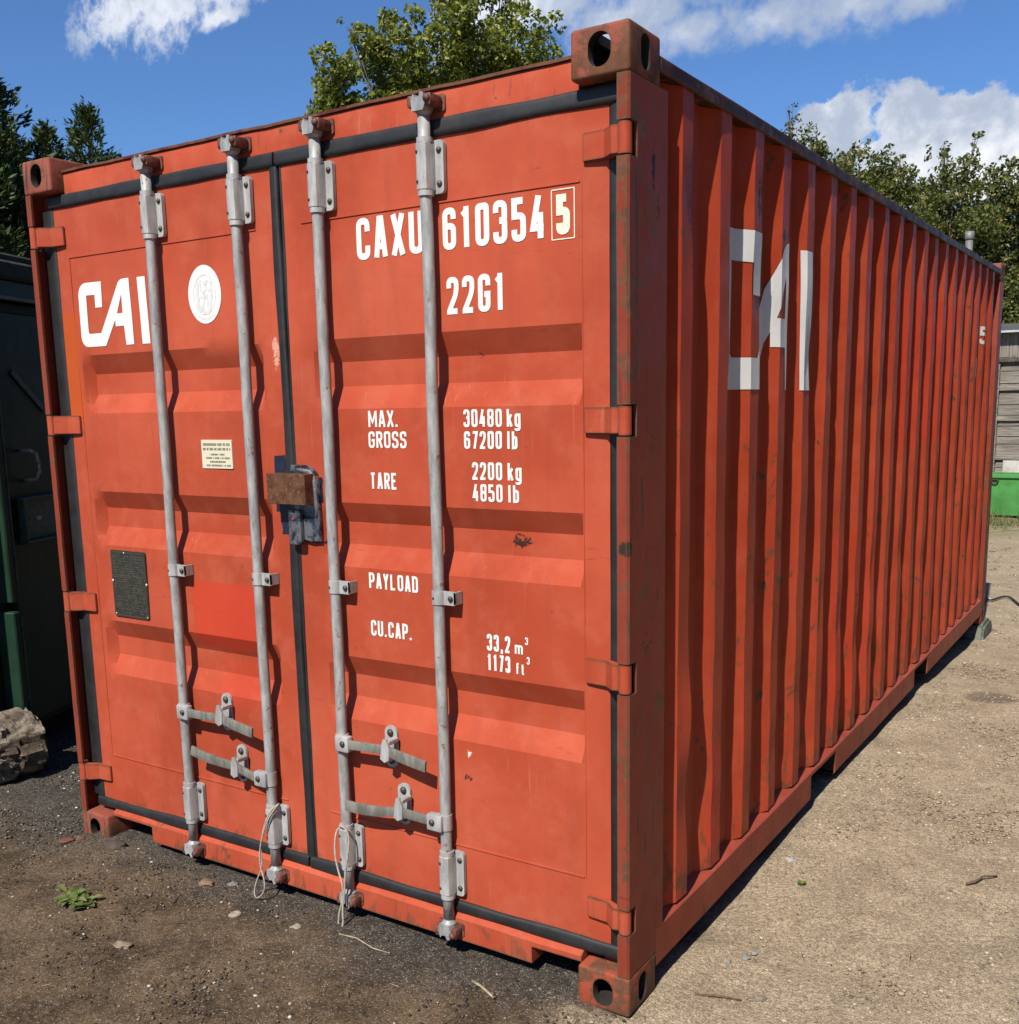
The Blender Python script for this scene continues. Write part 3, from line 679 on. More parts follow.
# ---- rubber gaskets
def gasket(pts, wdt, parent, hgt=.0105, jitter=.0014):
    """half-round strip; pts are (x, y, z) on the seat, width in plane xz"""
    bm = bmesh.new(); pts = [Vector(p) for p in pts]; rings = []
    for i, p in enumerate(pts):
        t_ = (pts[min(i+1, len(pts)-1)]-pts[max(i-1, 0)]); t_.y = 0; t_.normalize(); s_ = Vector((-t_.z, 0, t_.x))
        j_ = mn.noise(Vector(p)*4)*jitter*3; ring = []
        for k in range(9):
            a = math.pi*k/8
            ring.append(bm.verts.new(p + s_*(math.cos(a)*(wdt/2+j_)) + Vector((0, -abs(math.sin(a))**.55*hgt - (.0012 if k in (5,6) else 0), 0))))
        rings.append(ring)
    for a, b in zip(rings, rings[1:]):
        for k in range(8): bm.faces.new((a[k], a[k+1], b[k+1], b[k]))
    for r_ in (rings[0], rings[-1]): bm.faces.new(r_)
    bmesh.ops.recalc_face_normals(bm, faces=bm.faces)
    return fin('gasket', bm, M['rubber'], parent, angle=50)
def lin(p, q, st=.05):
    n = max(2, int((Vector(q)-Vector(p)).length/st)); return [Vector(p).lerp(Vector(q), k/n) for k in range(n+1)]
gasket(lin((.078,.050,2.446), (1.212,.050,2.445)), .047, LD); gasket(lin((1.221,.050,2.445), (2.400,.050,2.443)), .047, RD)
gasket(lin((.060,.052,.155), (1.205,.052,.160)), .043, LD, .014, .0022); gasket(lin((1.214,.052,.158), (2.400,.052,.160)), .044, RD, .014, .0022)
cpts = [(1.211-.004+.003*math.sin(z*5), .054, z) for z in frange(.176, 2.424, .05)]
gasket(cpts, .036, LD, .010)
gasket([(1.231+.002*math.sin(z*3+1), .056, z) for z in frange(.178, 2.422, .05)], .012, RD, .008)
gasket(lin((.055,.056,.178), (.055,.056,2.42)), .074, LD, .010); gasket(lin((2.388,.056,.178), (2.388,.056,2.42)), .060, RD, .010)

# ---- frame
def fitting(x, y, z, low):
    """corner casting with its lower outer corner region; x,y,z = min corner"""
    b = bmesh.new(); box(b, x, x+.162, y, y+.178, z, z+.118, .009, 0, 3)
    cut_ = []
    cb = bmesh.new(); box(cb, x+.026, x+.136, y+.026, y+.152, z+.024, z+.094); cut_.append(cb)
    out_x = x > CW/2; out_y = y < CL/2
    cb = bmesh.new(); cx_ = x+.081; cz_ = z+(.056 if low else .062)
    prism(cb, rrect(cx_-.031, cx_+.031, cz_-.040, cz_+.040, .0305, 7), (y-.02) if out_y else (y+.14), (y+.05) if out_y else (y+.2), 'y'); cut_.append(cb)
    cb = bmesh.new(); cy_ = y+.089
    prism(cb, rrect(cy_-.026, cy_+.026, cz_-.042, cz_+.042, .0255, 7), (x+.12) if out_x else (x-.02), (x+.19) if out_x else (x+.05), 'x'); cut_.append(cb)
    if not low:
        cb = bmesh.new(); prism(cb, rrect(x+.05, x+.112, y+.03, y+.148, .025, 5), z+.08, z+.15, 'z'); cut_.append(cb)
    b = boolean(b, cut_)
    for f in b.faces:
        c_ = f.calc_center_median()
        if x+.012 < c_.x < x+.15 and y+.012 < c_.y < y+.166 and z+.012 < c_.z < z+.106: f.material_index = 1  # near-black cavity faces paint in the hole's shade along with grime
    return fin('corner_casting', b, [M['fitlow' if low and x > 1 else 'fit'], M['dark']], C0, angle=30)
for low in (1, 0):
    for x in (0., CW-.162):
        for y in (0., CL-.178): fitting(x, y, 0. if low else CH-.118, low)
HZ = [(2.288, 2.362), (1.611, 1.684), (.933, 1.010), (.247, .315)]
for mir in (0, 1):
    mx_ = (lambda x: CW-x) if mir else (lambda x: x)
    b = bmesh.new()
    poly = [(2.403,.0),(2.431,.0),(2.437,.006),(2.437,.225),(2.33,.225),(2.33,.066),(2.427,.066),(2.427,.009),(2.403,.009)]
    poly = [(mx_(a), c_) for a, c_ in poly]
    if mir: poly = poly[::-1]
    prism(b, poly, .118, CH-.118, 'z')
    cs = []
    for z0, z1 in HZ:
        cb = bmesh.new(); xa, xb = sorted((mx_(2.385), mx_(2.46))); box(cb, xa, xb, -.02, .046, z0-.004, z1+.004); cs.append(cb)
    b = boolean(b, cs)
    # worn, slightly uneven post: subdivide and push
    cut(b, 2, frange(.15, 2.45, .06)[1:-1])
    for v in b.verts:
        v.co.x += .0016*mn.noise(Vector((v.co.y*4, v.co.z*3, 5+mir))); v.co.y += .0010*mn.noise(Vector((v.co.x*4, v.co.z*5, 9+mir)))
    fin('corner_post', b, M['post'], C0, angle=30)
    dpar = LD if mir else RD
    for z0, z1 in HZ:
        b = bmesh.new()
        pts = [(2.4205-.0165,.010),(2.4205-.0165,.030),(2.36,.052),(2.292,.0505),(2.287,.048),(2.287,.041),(2.293,.038),(2.352,.034),(2.384,.006)]
        pts = [(mx_(a), c_) for a, c_ in pts]
        prism(b, pts, z0+.002, z1-.002, 'z')
        bmesh.ops.bevel(b, geom=[e for e in b.edges if abs(e.verts[0].co.z-e.verts[1].co.z) < 1e-5], offset=.003, segments=2, affect='EDGES')
        tube(b, [(mx_(2.4190), .0150, z0), (mx_(2.4190), .0150, z1)], .0172, 18)
        bmesh.ops.recalc_face_normals(b, faces=b.faces)
        fin('hinge', b, M['hinge'], dpar, angle=35)
# rear posts
for x0, x1 in ((0, .12), (CW-.12, CW)):
    b = bmesh.new(); box(b, x0+.001, x1-.001, CL-.16, CL-.002, .118, CH-.118, .005, seg=2); fin('corner_post', b, M['post'], C0, angle=30)
# header and sill
b = bmesh.new()
prism(b, [(.053,2.440),(.052,2.535),(.055,2.541),(.12,2.541),(.12,2.44)], .1635, CW-.1635, 'x')
cut(b, 0, frange(.17, 2.27, .08))
for v in b.verts: v.co.y += .0016*mn.noise(Vector((v.co.x*3, v.co.z*9, 2)))
bmesh.ops.recalc_face_normals(b, faces=b.faces); fin('header', b, M['frame'], C0, angle=30)
b = bmesh.new(); prism(b, [(.056,.142),(.048,.142),(.032,.131),(.028,.126),(.028,.058),(.10,.058),(.10,.142)], .1635, CW-.1635, 'x')
cb = bmesh.new(); box(cb, .10, .396, -.05, .2, -.1, .117); cb2 = bmesh.new(); box(cb2, 2.107, 2.34, -.05, .2, -.1, .111)
b = boolean(b, [cb, cb2]); cut(b, 0, frange(.17, 2.27, .08))
for v in b.verts: v.co.y += .002*mn.noise(Vector((v.co.x*3, v.co.z*6, 7))); v.co.z += .0015*mn.noise(Vector((v.co.x*5, 1, 7)))
fin('door_sill', b, M['sill'], C0, angle=30)

# ---- side walls
XO, XI = 2.430, 2.394
def side_brk():
    br = [(.226, XI)]
    for k in range(-1, 19):
        e = .69+.278*k
        br += [(e-.144, XI), (e-.076, XO), (e, XO), (e+.068, XI)]
    br = [q for q in br if .226 <= q[0] <= 5.88]
    br.append((CL-.161, XI)); return br
SB = side_brk(); SY = [q[0] for q in SB]; SX = [q[1] for q in SB]
ZR = frange(.20, 2.53, .045)
def side_x(y, z):
    x = float(np.interp(y, SY, SX))
    low = max(0., 1-abs(z-.7)/.9); d_ = mn.noise(Vector((y*2.2, z*1.6, 8.)))
    x += .0045*mn.noise(Vector((y*5, z*2.2, 3.))) + .0030*mn.noise(Vector((y*11, z*7, 5.)))
    x += -.010*low*max(0, d_-.05)*(1 if 1.2 < y < 3.4 else .4)
    for cy, cz, ry, rz, am in ((2.05,.45,.05,.10,.008),(2.60,.5,.04,.08,-.012),(1.5,.55,.04,.07,-.008),(3.15,.9,.05,.10,-.009),(3.7,.8,.05,.1,-.008),(1.22,.45,.04,.05,-.009),(.41,2.25,.03,.10,-.008),(2.05,.75,.04,.07,-.016),(2.33,.62,.04,.10,-.014),(2.60,.9,.03,.08,-.010),(1.77,.85,.03,.12,-.009),(1.50,1.84,.03,.10,-.010),(.95,2.33,.02,.10,-.007),(1.8,1.76,.04,.03,-.006),(.42,.75,.04,.16,.010),(.40,.52,.03,.10,-.008)):
        x += am*math.exp(-((y-cy)/ry)**2-((z-cz)/rz)**2)
    return x
for mir in (1, 0):
    b = bmesh.new(); ys_ = refine(SY, .036)
    if mir: sheet(b, ys_, ZR, lambda y, z: (CW-side_x(y, z) if True else 0, y, z))
    else: sheet(b, ys_, ZR, lambda y, z: (side_x(y, z), y, z))
    if mir: bmesh.ops.reverse_faces(b, faces=b.faces)
    for e in b.edges:
        if len(e.link_faces) == 2 and abs(e.verts[0].co.y-e.verts[1].co.y) < 1e-4 and any(abs(e.verts[0].co.y-q) < 1e-4 for q in SY): e.smooth = False
    wall = fin('side_wall', b, M['side'], C0)
def drape_side(name, bm, m_, parent, lift=.0022):
    yy_ = [v.co.x for v in bm.verts]; zz = [v.co.z for v in bm.verts]
    cut(bm, 0, [q for q in refine(SY, .036) if min(yy_) < q < max(yy_)]); cut(bm, 2, [q for q in ZR if min(zz) < q < max(zz)])
    for v in bm.verts: y, z = v.co.x, v.co.z; v.co = (side_x(y, z)+lift-v.co.y, y, z)
    bmesh.ops.recalc_face_normals(bm, faces=bm.faces)
    for f in bm.faces:
        if f.normal.x < 0: f.normal_flip()
    return fin(name, bm, m_, parent)
bm = bmesh.new(); mp = lambda L: [[(.700+(a-.198)*2.17, 1.722+(c_-1.927)*2.17) for a, c_ in lp] for lp in L]
poly_fill(bm, mp(LOGO)); poly_fill(bm, mp(LI)); drape_side('logo_lettering', bm, M['whitechip'], wall)
bm = bmesh.new(); text(bm, '5', 5.300, 2.015, .115, 5.398, th=.2)
fr = [Vector(q) for q in rrect(5.285, 5.412, 1.995, 2.15, .001, 1)]
drape_side('check_digit', bm, M['whitefaint'], wall); bm = bmesh.new(); stroke(bm, [Vector((5.115, 1.92)), Vector((5.118, 1.80))], .02, 0); drape_side('type_code_lettering', bm, M['whitefaint'], wall)
# top rails, bottom rails with fork pockets
for mir in (0, 1):
    mx_ = (lambda x: CW-x) if mir else (lambda x: x)
    b = bmesh.new(); prism(b, [(mx_(a), c_) for a, c_ in [(2.380,2.512),(2.4335,2.512),(2.4375,2.516),(2.4375,2.545),(2.432,2.550),(2.380,2.550)]], .18, CL-.18, 'y')
    cut(b, 1, frange(.2, 5.85, .12))
    for v in b.verts: v.co.z += .0025*mn.noise(Vector((v.co.y*2.5, 3, 1)))
    bmesh.ops.recalc_face_normals(b, faces=b.faces); fin('top_rail', b, M['toprail'], C0, angle=30)
    b = bmesh.new(); prism(b, [(mx_(a), c_) for a, c_ in [(2.375,.226),(2.380,.214),(2.431,.188),(2.4375,.182),(2.4375,.072),(2.434,.066),(2.36,.066),(2.36,.074),(2.428,.074),(2.428,.170),(2.36,.205)]], .179, CL-.179, 'y')
    cs = []
    for y0, y1 in ((1.68, 2.04), (3.62, 3.98)):
        cb = bmesh.new(); xa, xb = sorted((mx_(2.2), mx_(2.5))); box(cb, xa, xb, y0, y1, .03, .168); cs.append(cb)
    b = boolean(b, cs)
    cut(b, 1, frange(.2, 5.85, .07))
    for v in b.verts:
        v.co.x += .0022*mn.noise(Vector((v.co.y*3, v.co.z*4, 1+mir))); v.co.z += .003*mn.noise(Vector((v.co.y*2.5, 3, 4)))
    fin('bottom_rail', b, M['rail'], C0, angle=30)
    for y0, y1 in ((1.68, 2.04), (3.62, 3.98)):
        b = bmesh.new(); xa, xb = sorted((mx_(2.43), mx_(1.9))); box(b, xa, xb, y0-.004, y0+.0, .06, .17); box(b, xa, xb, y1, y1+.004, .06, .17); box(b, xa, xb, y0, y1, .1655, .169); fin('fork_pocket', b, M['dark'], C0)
# floor underside, rear wall, roof with its wavy front edge
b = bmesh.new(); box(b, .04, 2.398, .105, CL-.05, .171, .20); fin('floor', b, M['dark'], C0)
b = bmesh.new(); box(b, .12, CW-.12, CL-.05, CL-.02, .118, CH-.06); fin('rear_wall', b, M['side'], C0)
def roof_z(x, y):
    k = max(0., min(1., (y-.12)/.10)); wv = .5+.5*math.tanh(3*math.sin(2*math.pi*y/.209))
    e = max(0., min(1., (x-.06)/.05, (CW-.06-x)/.05))
    return 2.5500+.018*wv*k*e + .003*mn.noise(Vector((x*3.3, y*2, 0))) + (.004*mn.noise(Vector((x*8, 1, 0))) if y < .1 else 0)
b = bmesh.new(); G = sheet(b, frange(.004, CW-.004, .06), frange(.046, CL-.012, .05), lambda x, y: (x, y, roof_z(x, y)))
r = bmesh.ops.extrude_face_region(b, geom=b.faces[:]); 
for v in [q for q in r['geom'] if isinstance(q, bmesh.types.BMVert)]: v.co.z -= .008
# keep clear of the castings
cs = []
for x in (-.01, CW-.163):
    for y in (-.01, CL-.179):
        cb = bmesh.new(); box(cb, x, x+.173, y, y+.189, 2.4, 2.7); cs.append(cb)
bmesh.ops.recalc_face_normals(b, faces=b.faces); b = boolean(b, cs)
fin('roof', b, M['roof'], C0, angle=40)
# ---- locking bars
def plate_bolts(bm, pts, y, r=.0085, mi=1):
    for x, z in pts:
        r_ = bmesh.ops.create_uvsphere(bm, u_segments=12, v_segments=7, radius=r, matrix=Matrix.Translation((x, y, z)) @ Matrix.Diagonal((1, .75, 1, 1)))
        for f in {f for v in r_['verts'] for f in v.link_faces}: f.material_index = mi; f.smooth = True
BY = .016; BR = .0172
BARS = [(.655, .648, LD), (1.068, 1.072, LD), (1.410, 1.408, RD), (1.812, 1.814, RD)]
def guide(x, z0, z1, parent):
    b = bmesh.new()
    prism(b, [(x-.0215+a, c_) for a, c_ in [(0,.046),(.0,.008),(.005,-.003),(.014,-.007),(.029,-.007),(.038,-.003),(.043,.008),(.043,.046)]], z0+.012, z1-.012, 'z')
    bmesh.ops.bevel(b, geom=[e for e in b.edges if abs(e.verts[0].co.z-e.verts[1].co.z) < 1e-5], offset=.0025, segments=1, affect='EDGES')
    for za, zb in ((z1-.012, z1+.002), (z0-.002, z0+.012)): tube(b, [(x, BY, za), (x, BY, zb)], .0225, 20)
    prism(b, rrect(x+.004, x+.049, z0+.004, z1-.004, .012), .033, .0465, 'y')
    plate_bolts(b, [(x+.035, z1-.030), (x+.035, z0+.030)], .032)
    plate_bolts(b, [(x-.012, z1-.035), (x-.012, z0+.035)], -.0065, .0045)
    return fin('bar_guide', b, [M['galv2'], M['bolt']], parent, angle=35)
def cam_end(x, zc, up, parent):
    """keeper and cam head; up=+1 at the top, -1 at the bottom"""
    b = bmesh.new(); s_ = up
    tube(b, [(x, BY, zc-s_*.075), (x, BY, zc-s_*.026)], .0155, 16)
    tube(b, [(x, BY, zc-s_*.034), (x, BY, zc-s_*.022)], [.0155, .0235], 16)
    # T-shaped cam
    prism(b, [(x+a, zc+s_*c_) for a, c_ in [(-.019,-.024),(-.022,.002),(-.015,.020),(-.010,.012),(.004,.010),(.010,.023),(.020,.020),(.021,.004),(.026,-.006),(.018,-.024)]], -.012, .030, 'y')
    bmesh.ops.recalc_face_normals(b, faces=b.faces)
    o1 = fin('cam', b, M['galv'], parent, angle=35)
    b = bmesh.new()
    for dx, dz, wx in ((-.029, .003, .010), (.029, .002, .014)):
        box(b, x+dx-wx, x+dx+wx, -.010, .046 if up > 0 else .030, zc+s_*dz-.016, zc+s_*dz+.016, .0065, 0, 2)
    r_ = bmesh.ops.create_uvsphere(b, u_segments=12, v_segments=8, radius=.011, matrix=Matrix.Translation((x+.030, -.010, zc+s_*.004)))
    prism(b, rrect(x-.045, x+.05, zc-.02, zc+.024, .008), .0295 if up < 0 else .0545, .0245 if up < 0 else .0465, 'y')
    fin('cam_keeper', b, M['camred'], parent, angle=35)
for (xt, xb, par) in BARS:
    b = bmesh.new(); pts = [(xt+(xb-xt)*k/24+.0012*math.sin(k*.9+xt*9), BY, 2.47-(2.47-.13)*k/24) for k in range(25)]
    tube(b, pts, BR, 20); fin('locking_bar', b, M['galv'], par)
    cam_end(xt, 2.503, 1, par); cam_end(xb, .092, -1, par)
    guide(xt, 2.264, 2.412, par); guide(xb, .198, .349, par)
    b = bmesh.new(); xm = (xt+xb)/2
    tube(b, [(xm, BY, 1.120), (xm, BY, 1.159)], .0208, 18)
    prism(b, rrect(xm+.010, xm+.062, 1.119, 1.160, .006), .012, .017, 'y')
    box(b, xm+.056, xm+.062, .012, .048, 1.121, 1.158); plate_bolts(b, [(xm+.046, 1.139)], .009, .0085)
    plate_bolts(b, [(xm-.006, 1.139)], -.004, .004)
    fin('bar_bracket', b, [M['galv2'], M['bolt']], par, angle=35)

# ---- lever handles
def handle(par, xc, zc, pts, hub, side):
    """clamp on the bar at (xc,zc), lever through pts, catch plate at hub; side +1 = lever goes right"""
    b = bmesh.new(); box(b, *sorted((xc-side*.006, xc+side*.050)), -.016, .012, zc-.026, zc+.026, .005, 0, 2)
    tube(b, [(xc-side*.0, BY, zc-.024), (xc, BY, zc+.024)], .0215, 16)
    plate_bolts(b, [(xc+side*.028, zc+.002)], -.017, .010)
    fin('handle_hub', b, [M['galv2'], M['bolt']], par, angle=35)
    b = bmesh.new(); rings = []; P_ = []
    for i in range(len(pts)-1):
        for k in range(6): P_.append(Vector(pts[i]).lerp(Vector(pts[i+1]), k/6))
    P_.append(Vector(pts[-1]))
    for _k in range(4): P_ = [P_[0]]+[(P_[i-1]+P_[i]*2+P_[i+1])/4 for i in range(1, len(P_)-1)]+[P_[-1]]
    n = len(P_)
    for i, p in enumerate(P_):
        t_ = (P_[min(i+1, n-1)]-P_[max(i-1, 0)]).normalized(); u = Vector((-t_.z, 0, t_.x)).normalized(); hw = .0145+.003*min(1, max(0, (i/n-.45)*4))
        ds = [(-hw,-.0035),(-hw*.8,-.0045),(hw*.8,-.0045),(hw,-.0035),(hw,.0035),(-hw,.0035)]
        rings.append([b.verts.new(p+u*a+Vector((0, c_, 0))) for a, c_ in ds])
    for r0, r1 in zip(rings, rings[1:]):
        for k in range(6): b.faces.new((r0[k], r0[(k+1) % 6], r1[(k+1) % 6], r1[k]))
    b.faces.new(rings[0]); b.faces.new(rings[-1]); bmesh.ops.recalc_face_normals(b, faces=b.faces)
    fin('handle', b, M['lever'], par, angle=40)
    hx, hz = hub; hx -= .016; b = bmesh.new(); prism(b, rrect(hx-.024, hx+.024, hz-.068, hz+.068, .0235, 7), .040, .0485, 'y')
    plate_bolts(b, [(hx, hz+.046), (hx, hz-.046)], .038, .0115)
    hx += .020
    prism(b, [(hx-.020+a, hz-.024+c_) for a, c_ in [(0,.0),(.016,-.010),(.034,.0),(.036,.040),(.024,.066),(.012,.064),(.006,.040)]], -.016, -.008, 'y')
    box(b, hx-.006, hx+.012, -.010, .040, hz+.020, hz+.036, .003); box(b, hx-.018, hx+.012, -.008, .040, hz-.032, hz-.018, .003)
    fin('handle_catch', b, [M['galv2'], M['bolt']], par, angle=35)
handle(LD, .650, .626, [(.690,-.006,.627),(.780,-.006,.628),(.862,-.006,.632),(.93,-.008,.618),(1.030,-.016,.608)], (.862, .640), 1)
handle(LD, 1.070, .444, [(1.030,-.006,.440),(.985,-.006,.452),(.925,-.006,.466),(.85,-.008,.470),(.775,-.012,.478),(.715,-.018,.494)], (.923, .461), -1)
handle(RD, 1.408, .634, [(1.448,-.006,.634),(1.52,-.006,.638),(1.605,-.006,.642),(1.68,-.008,.628),(1.768,-.016,.620)], (1.606, .638), 1)
handle(RD, 1.812, .444, [(1.772,-.006,.446),(1.71,-.006,.448),(1.650,-.006,.450),(1.58,-.008,.436),(1.50,-.010,.428),(1.438,-.016,.432)], (1.650, .456), -1)

# ---- welded lock box over the centre joint
b = bmesh.new(); prism(b, [(1.215,1.39),(1.215,1.335),(1.222,1.285),(1.30,1.272),(1.338,1.276),(1.338,1.46),(1.33,1.490),(1.312,1.508),(1.285,1.516),(1.225,1.516),(1.222,1.500)], .034, YD-.002, 'y')
bmesh.ops.bevel(b, geom=[e for e in b.edges if abs(e.verts[0].co.y-e.verts[1].co.y) < 1e-5], offset=.002, segments=2, affect='EDGES')
lp = fin('weld_plate', b, M['steel'], RD, angle=35)
b = bmesh.new(); tube(b, [(1.245,.040,1.500),(1.285,.037,1.498),(1.306,.036,1.494),(1.318,.036,1.482),(1.325,.036,1.465),(1.328,.036,1.43),(1.328,.037,1.385),(1.327,.038,1.35)], [.007,.009,.010,.009,.009,.008,.008,.006], 8)
for v in b.verts: v.co += Vector((mn.noise(v.co*60), mn.noise(v.co*70+Vector((5, 0, 0))), mn.noise(v.co*65+Vector((0, 9, 0)))))*.005
fin('weld_bead', b, flat('weld_metal', (.15,.16,.185), .6, .2, .4, 80, .4), RD, True)
b = bmesh.new(); 
# open-bottomed box: top, front, two ends, with a slot below
for q in ((1.160,1.325,-.010,-.004,1.394,1.491), (1.160,1.166,-.0039,.032,1.394,1.4905), (1.319,1.325,-.0039,.032,1.394,1.4905), (1.1661,1.3189,-.0039,.032,1.484,1.4905)): box(b, *q, .0012)
fin('lock_box', b, M['lockbox'], RD)
b = bmesh.new(); prism(b, rrect(1.220, 1.272, 1.262, 1.375, .010), .016, .032, 'y'); bmesh.ops.bevel(b, geom=b.edges[:], offset=.002, segments=1, affect='EDGES'); fin('lock_lug', b, M['steel'], RD, angle=35)
def ragged(x0, x1, z0, z1, n=26, am=.006):
    out = []
    for k in range(n):
        s_ = k/n*4; i_ = int(s_); t_ = s_-i_
        p = [(x0+(x1-x0)*t_, z0), (x1, z0+(z1-z0)*t_), (x1-(x1-x0)*t_, z1), (x0, z1-(z1-z0)*t_)][i_]
        out.append((p[0]+mn.noise(Vector((p[0]*80, p[1]*80, 0)))*am, p[1]+mn.noise(Vector((p[0]*80, p[1]*80, 7)))*am))
    return out
bm = bmesh.new(); poly_fill(bm, [ragged(1.138, 1.188, 1.362, 1.545)]); poly_fill(bm, [ragged(1.158, 1.190, 1.290, 1.380)], -.0003)
for v in bm.verts: pass
drape_door('paint_daub', bm, M['blue'], LD, .0012)
bm = bmesh.new(); poly_fill(bm, [ragged(1.25, 1.347, 1.268, 1.480, 60, .008)]); drape_door('paint_daub', bm, M['blue'], RD, .0012)

# ---- cord loops hanging from the bars: their own things
def cord(name, pts, label, r=.0028):
    b = bmesh.new(); P_ = [Vector(p) for p in pts]
    for _k in range(3):
        Q = [P_[0]]
        for a, c_ in zip(P_, P_[1:]): Q += [a.lerp(c_, .25), a.lerp(c_, .75)]
        P_ = Q+[P_[-1]]
    tube(b, P_, r, 7); return tag(fin(name, b, M['cord']), label, 'cord', 'cord loops on the locking bars')
bx = 1.072
cord('cord_loop', [(bx+.022,.02,.352),(bx+.020,-.012,.345),(bx-.002,-.020,.30),(bx-.02,-.022,.25),(bx-.028,-.026,.19),(bx-.020,-.028,.13),(bx-.04,-.03,.10),(bx-.062,-.034,.045),(bx-.058,-.04,.016),(bx-.032,-.045,.020),(bx+.0,-.044,.055),(bx-.004,-.04,.10),(bx-.03,-.032,.135),
     (bx-.028,-.03,.20),(bx-.008,-.024,.27),(bx+.016,-.018,.32),(bx+.028,-.002,.345),(bx+.022,.02,.352)], 'thin pale cord looped over the lower guide of the second locking bar, left door')
bx = 1.410
cord('cord_loop', [(bx-.026,.02,.335),(bx-.030,-.006,.330),(bx-.028,-.02,.26),(bx-.010,-.026,.20),(bx+.010,-.028,.16),(bx+.006,-.03,.10),(bx-.010,-.034,.05),(bx-.008,-.04,.0),(bx+.012,-.046,-.004+.02),(bx+.018,-.044,.03),(bx+.010,-.036,.08),(bx+.018,-.03,.14),
     (bx+.020,-.026,.20),(bx+.030,-.020,.26),(bx+.032,-.01,.32),(bx+.018,-.012,.352),(bx-.012,-.012,.352),(bx-.026,.02,.335)], 'thick pale cord looped over the lower guide of the third locking bar, right door', .0034)
# ------------------------------------------------------------------ vegetation
def leafquads(P_, size, up=.35, asp=(.45,.7), nrm=None):
    """one folded diamond leaf per point; returns verts and quads"""
    n = len(P_); d = rng.normal(size=(n, 3)); d[:, 2] -= up*.6; d /= np.linalg.norm(d, axis=1)[:, None]
    q = rng.normal(size=(n, 3)); q[:, 2] += up*2
    s_ = np.cross(d, q); s_ /= np.linalg.norm(s_, axis=1)[:, None]+1e-9
    L = size*rng.uniform(.6, 1.3, n)[:, None]; Wd = L*rng.uniform(*asp, n)[:, None]
    V = np.stack([P_-d*L*.5, P_+s_*Wd*.5, P_+d*L*.5, P_-s_*Wd*.5], 1).reshape(-1, 3)
    return V, (np.arange(n*4).reshape(-1, 4))
def trunk_mesh(name, base, top, r, clumps, parent, nb=14, bend=.15):
    b = bmesh.new(); base = Vector(base); top = Vector(top)
    pts = [base.lerp(top, k/8)+Vector((bend*mn.noise(Vector((k*.6, base.x, 0))), bend*mn.noise(Vector((k*.6, base.y, 5))), 0)) for k in range(9)]
    pts[0].z -= .15
    tube(b, pts, [r*(1.25 if k == 0 else 1)*(1-.8*k/8) for k in range(9)], 9)
    cs = sorted(clumps, key=lambda c_: -c_[3]); cs = cs[:nb]+random.sample(cs, min(len(cs), nb))
    for c_ in cs:
        tip = Vector(c_[:3]); k = random.uniform(.35, .85); s0 = base.lerp(top, k)
        if tip.z < s0.z+.2: s0 = base.lerp(top, max(.2, (tip.z-base.z)/(top.z-base.z)-.3))
        mid = s0.lerp(tip, .5)+Vector((0, 0, -.12*(tip-s0).length))
        rr = r*.38*(1-k*.5); tube(b, [s0, s0.lerp(mid, .6), mid, mid.lerp(tip, .6), tip], [rr, rr*.8, rr*.6, rr*.4, rr*.15], 6)
        for _k in range(4):
            dv = Vector((random.gauss(0, 1), random.gauss(0, 1), random.gauss(.3, .8))).normalized(); e = tip+dv*c_[3]*.45; tube(b, [mid.lerp(tip, .7), e], [rr*.22, rr*.08], 4)
    fin('trunk', b, M['bark'], parent)
def grow(cl, dz, k):
    return [(x, y, z+(dz if r_ > .35 else dz*.4), r_*k) for x, y, z, r_ in cl]
def broadleaf(name, label, clumps, base, top, r, leaf, dens_, m_, group=None, sub=.34):
    t_ = root(name, base, label, 'tree', group); t0 = np.array(base)
    pts = []
    for (x, y, z, cr) in clumps:
        nsub = max(2, int((cr/sub)**2*5)+2)
        for _k in range(nsub):
            d = rng.normal(size=3); d /= np.linalg.norm(d); c_ = np.array([x, y, z])+d*cr*rng.uniform(.35, .95); sr = min(sub, cr*.6)*rng.uniform(.5, 1.)
            n = max(8, int(dens_*sr*sr)); e = rng.normal(size=(n, 3)); e /= np.linalg.norm(e, axis=1)[:, None]; e *= (rng.uniform(.25, 1., n)**.5)[:, None]*sr
            e[:, 2] *= .75; pts.append(c_+e)
    P_ = np.concatenate(pts); V, F = leafquads(P_, leaf)
    mesh_np('crown', V, F, m_, t_)
    trunk_mesh('trunk', base, top, r, clumps, t_)
    return t_
MID=[(-8.78,12.0,6.88,0.57),(-8.62,11.48,7.28,0.34),(-9.07,11.75,7.03,0.27),(-8.66,12.11,7.94,0.23),(-8.76,12.67,7.6,0.55),(-8.23,12.46,8.0,0.31),(-7.54,12.24,7.57,0.48),(-8.09,13.2,7.27,0.67),(-7.49,13.02,8.21,0.42),(-6.69,12.6,7.58,0.55),(-7.09,13.3,7.12,0.65),(-6.81,13.85,8.48,0.47),(-6.24,13.26,7.66,0.52),(-6.92,14.13,7.37,0.59),(-5.95,13.56,7.45,0.45),(-5.93,14.03,7.88,0.27),(-5.85,14.08,7.53,0.23),(-6.09,13.94,7.02,0.42),(-7.55,13.59,8.97,0.47),(-6.64,13.6,8.92,0.42),(-7.97,13.91,6.74,1.21),(-9.0,13.76,6.69,1.24),(-6.92,14.6,6.54,1.21),(-8.74,12.03,6.16,0.77)]
R1=[(-3.72,19.93,7.52,0.14),(-3.69,19.94,7.24,0.21),(-3.61,19.96,6.93,0.31),(-3.49,20.0,6.58,0.38),(-3.2,20.09,6.85,0.17),(-3.25,20.08,6.62,0.24),(-3.07,20.13,6.35,0.38),(-3.59,20.39,6.07,0.63),(-2.85,20.71,5.93,0.63),(-3.36,21.09,5.53,0.84)]
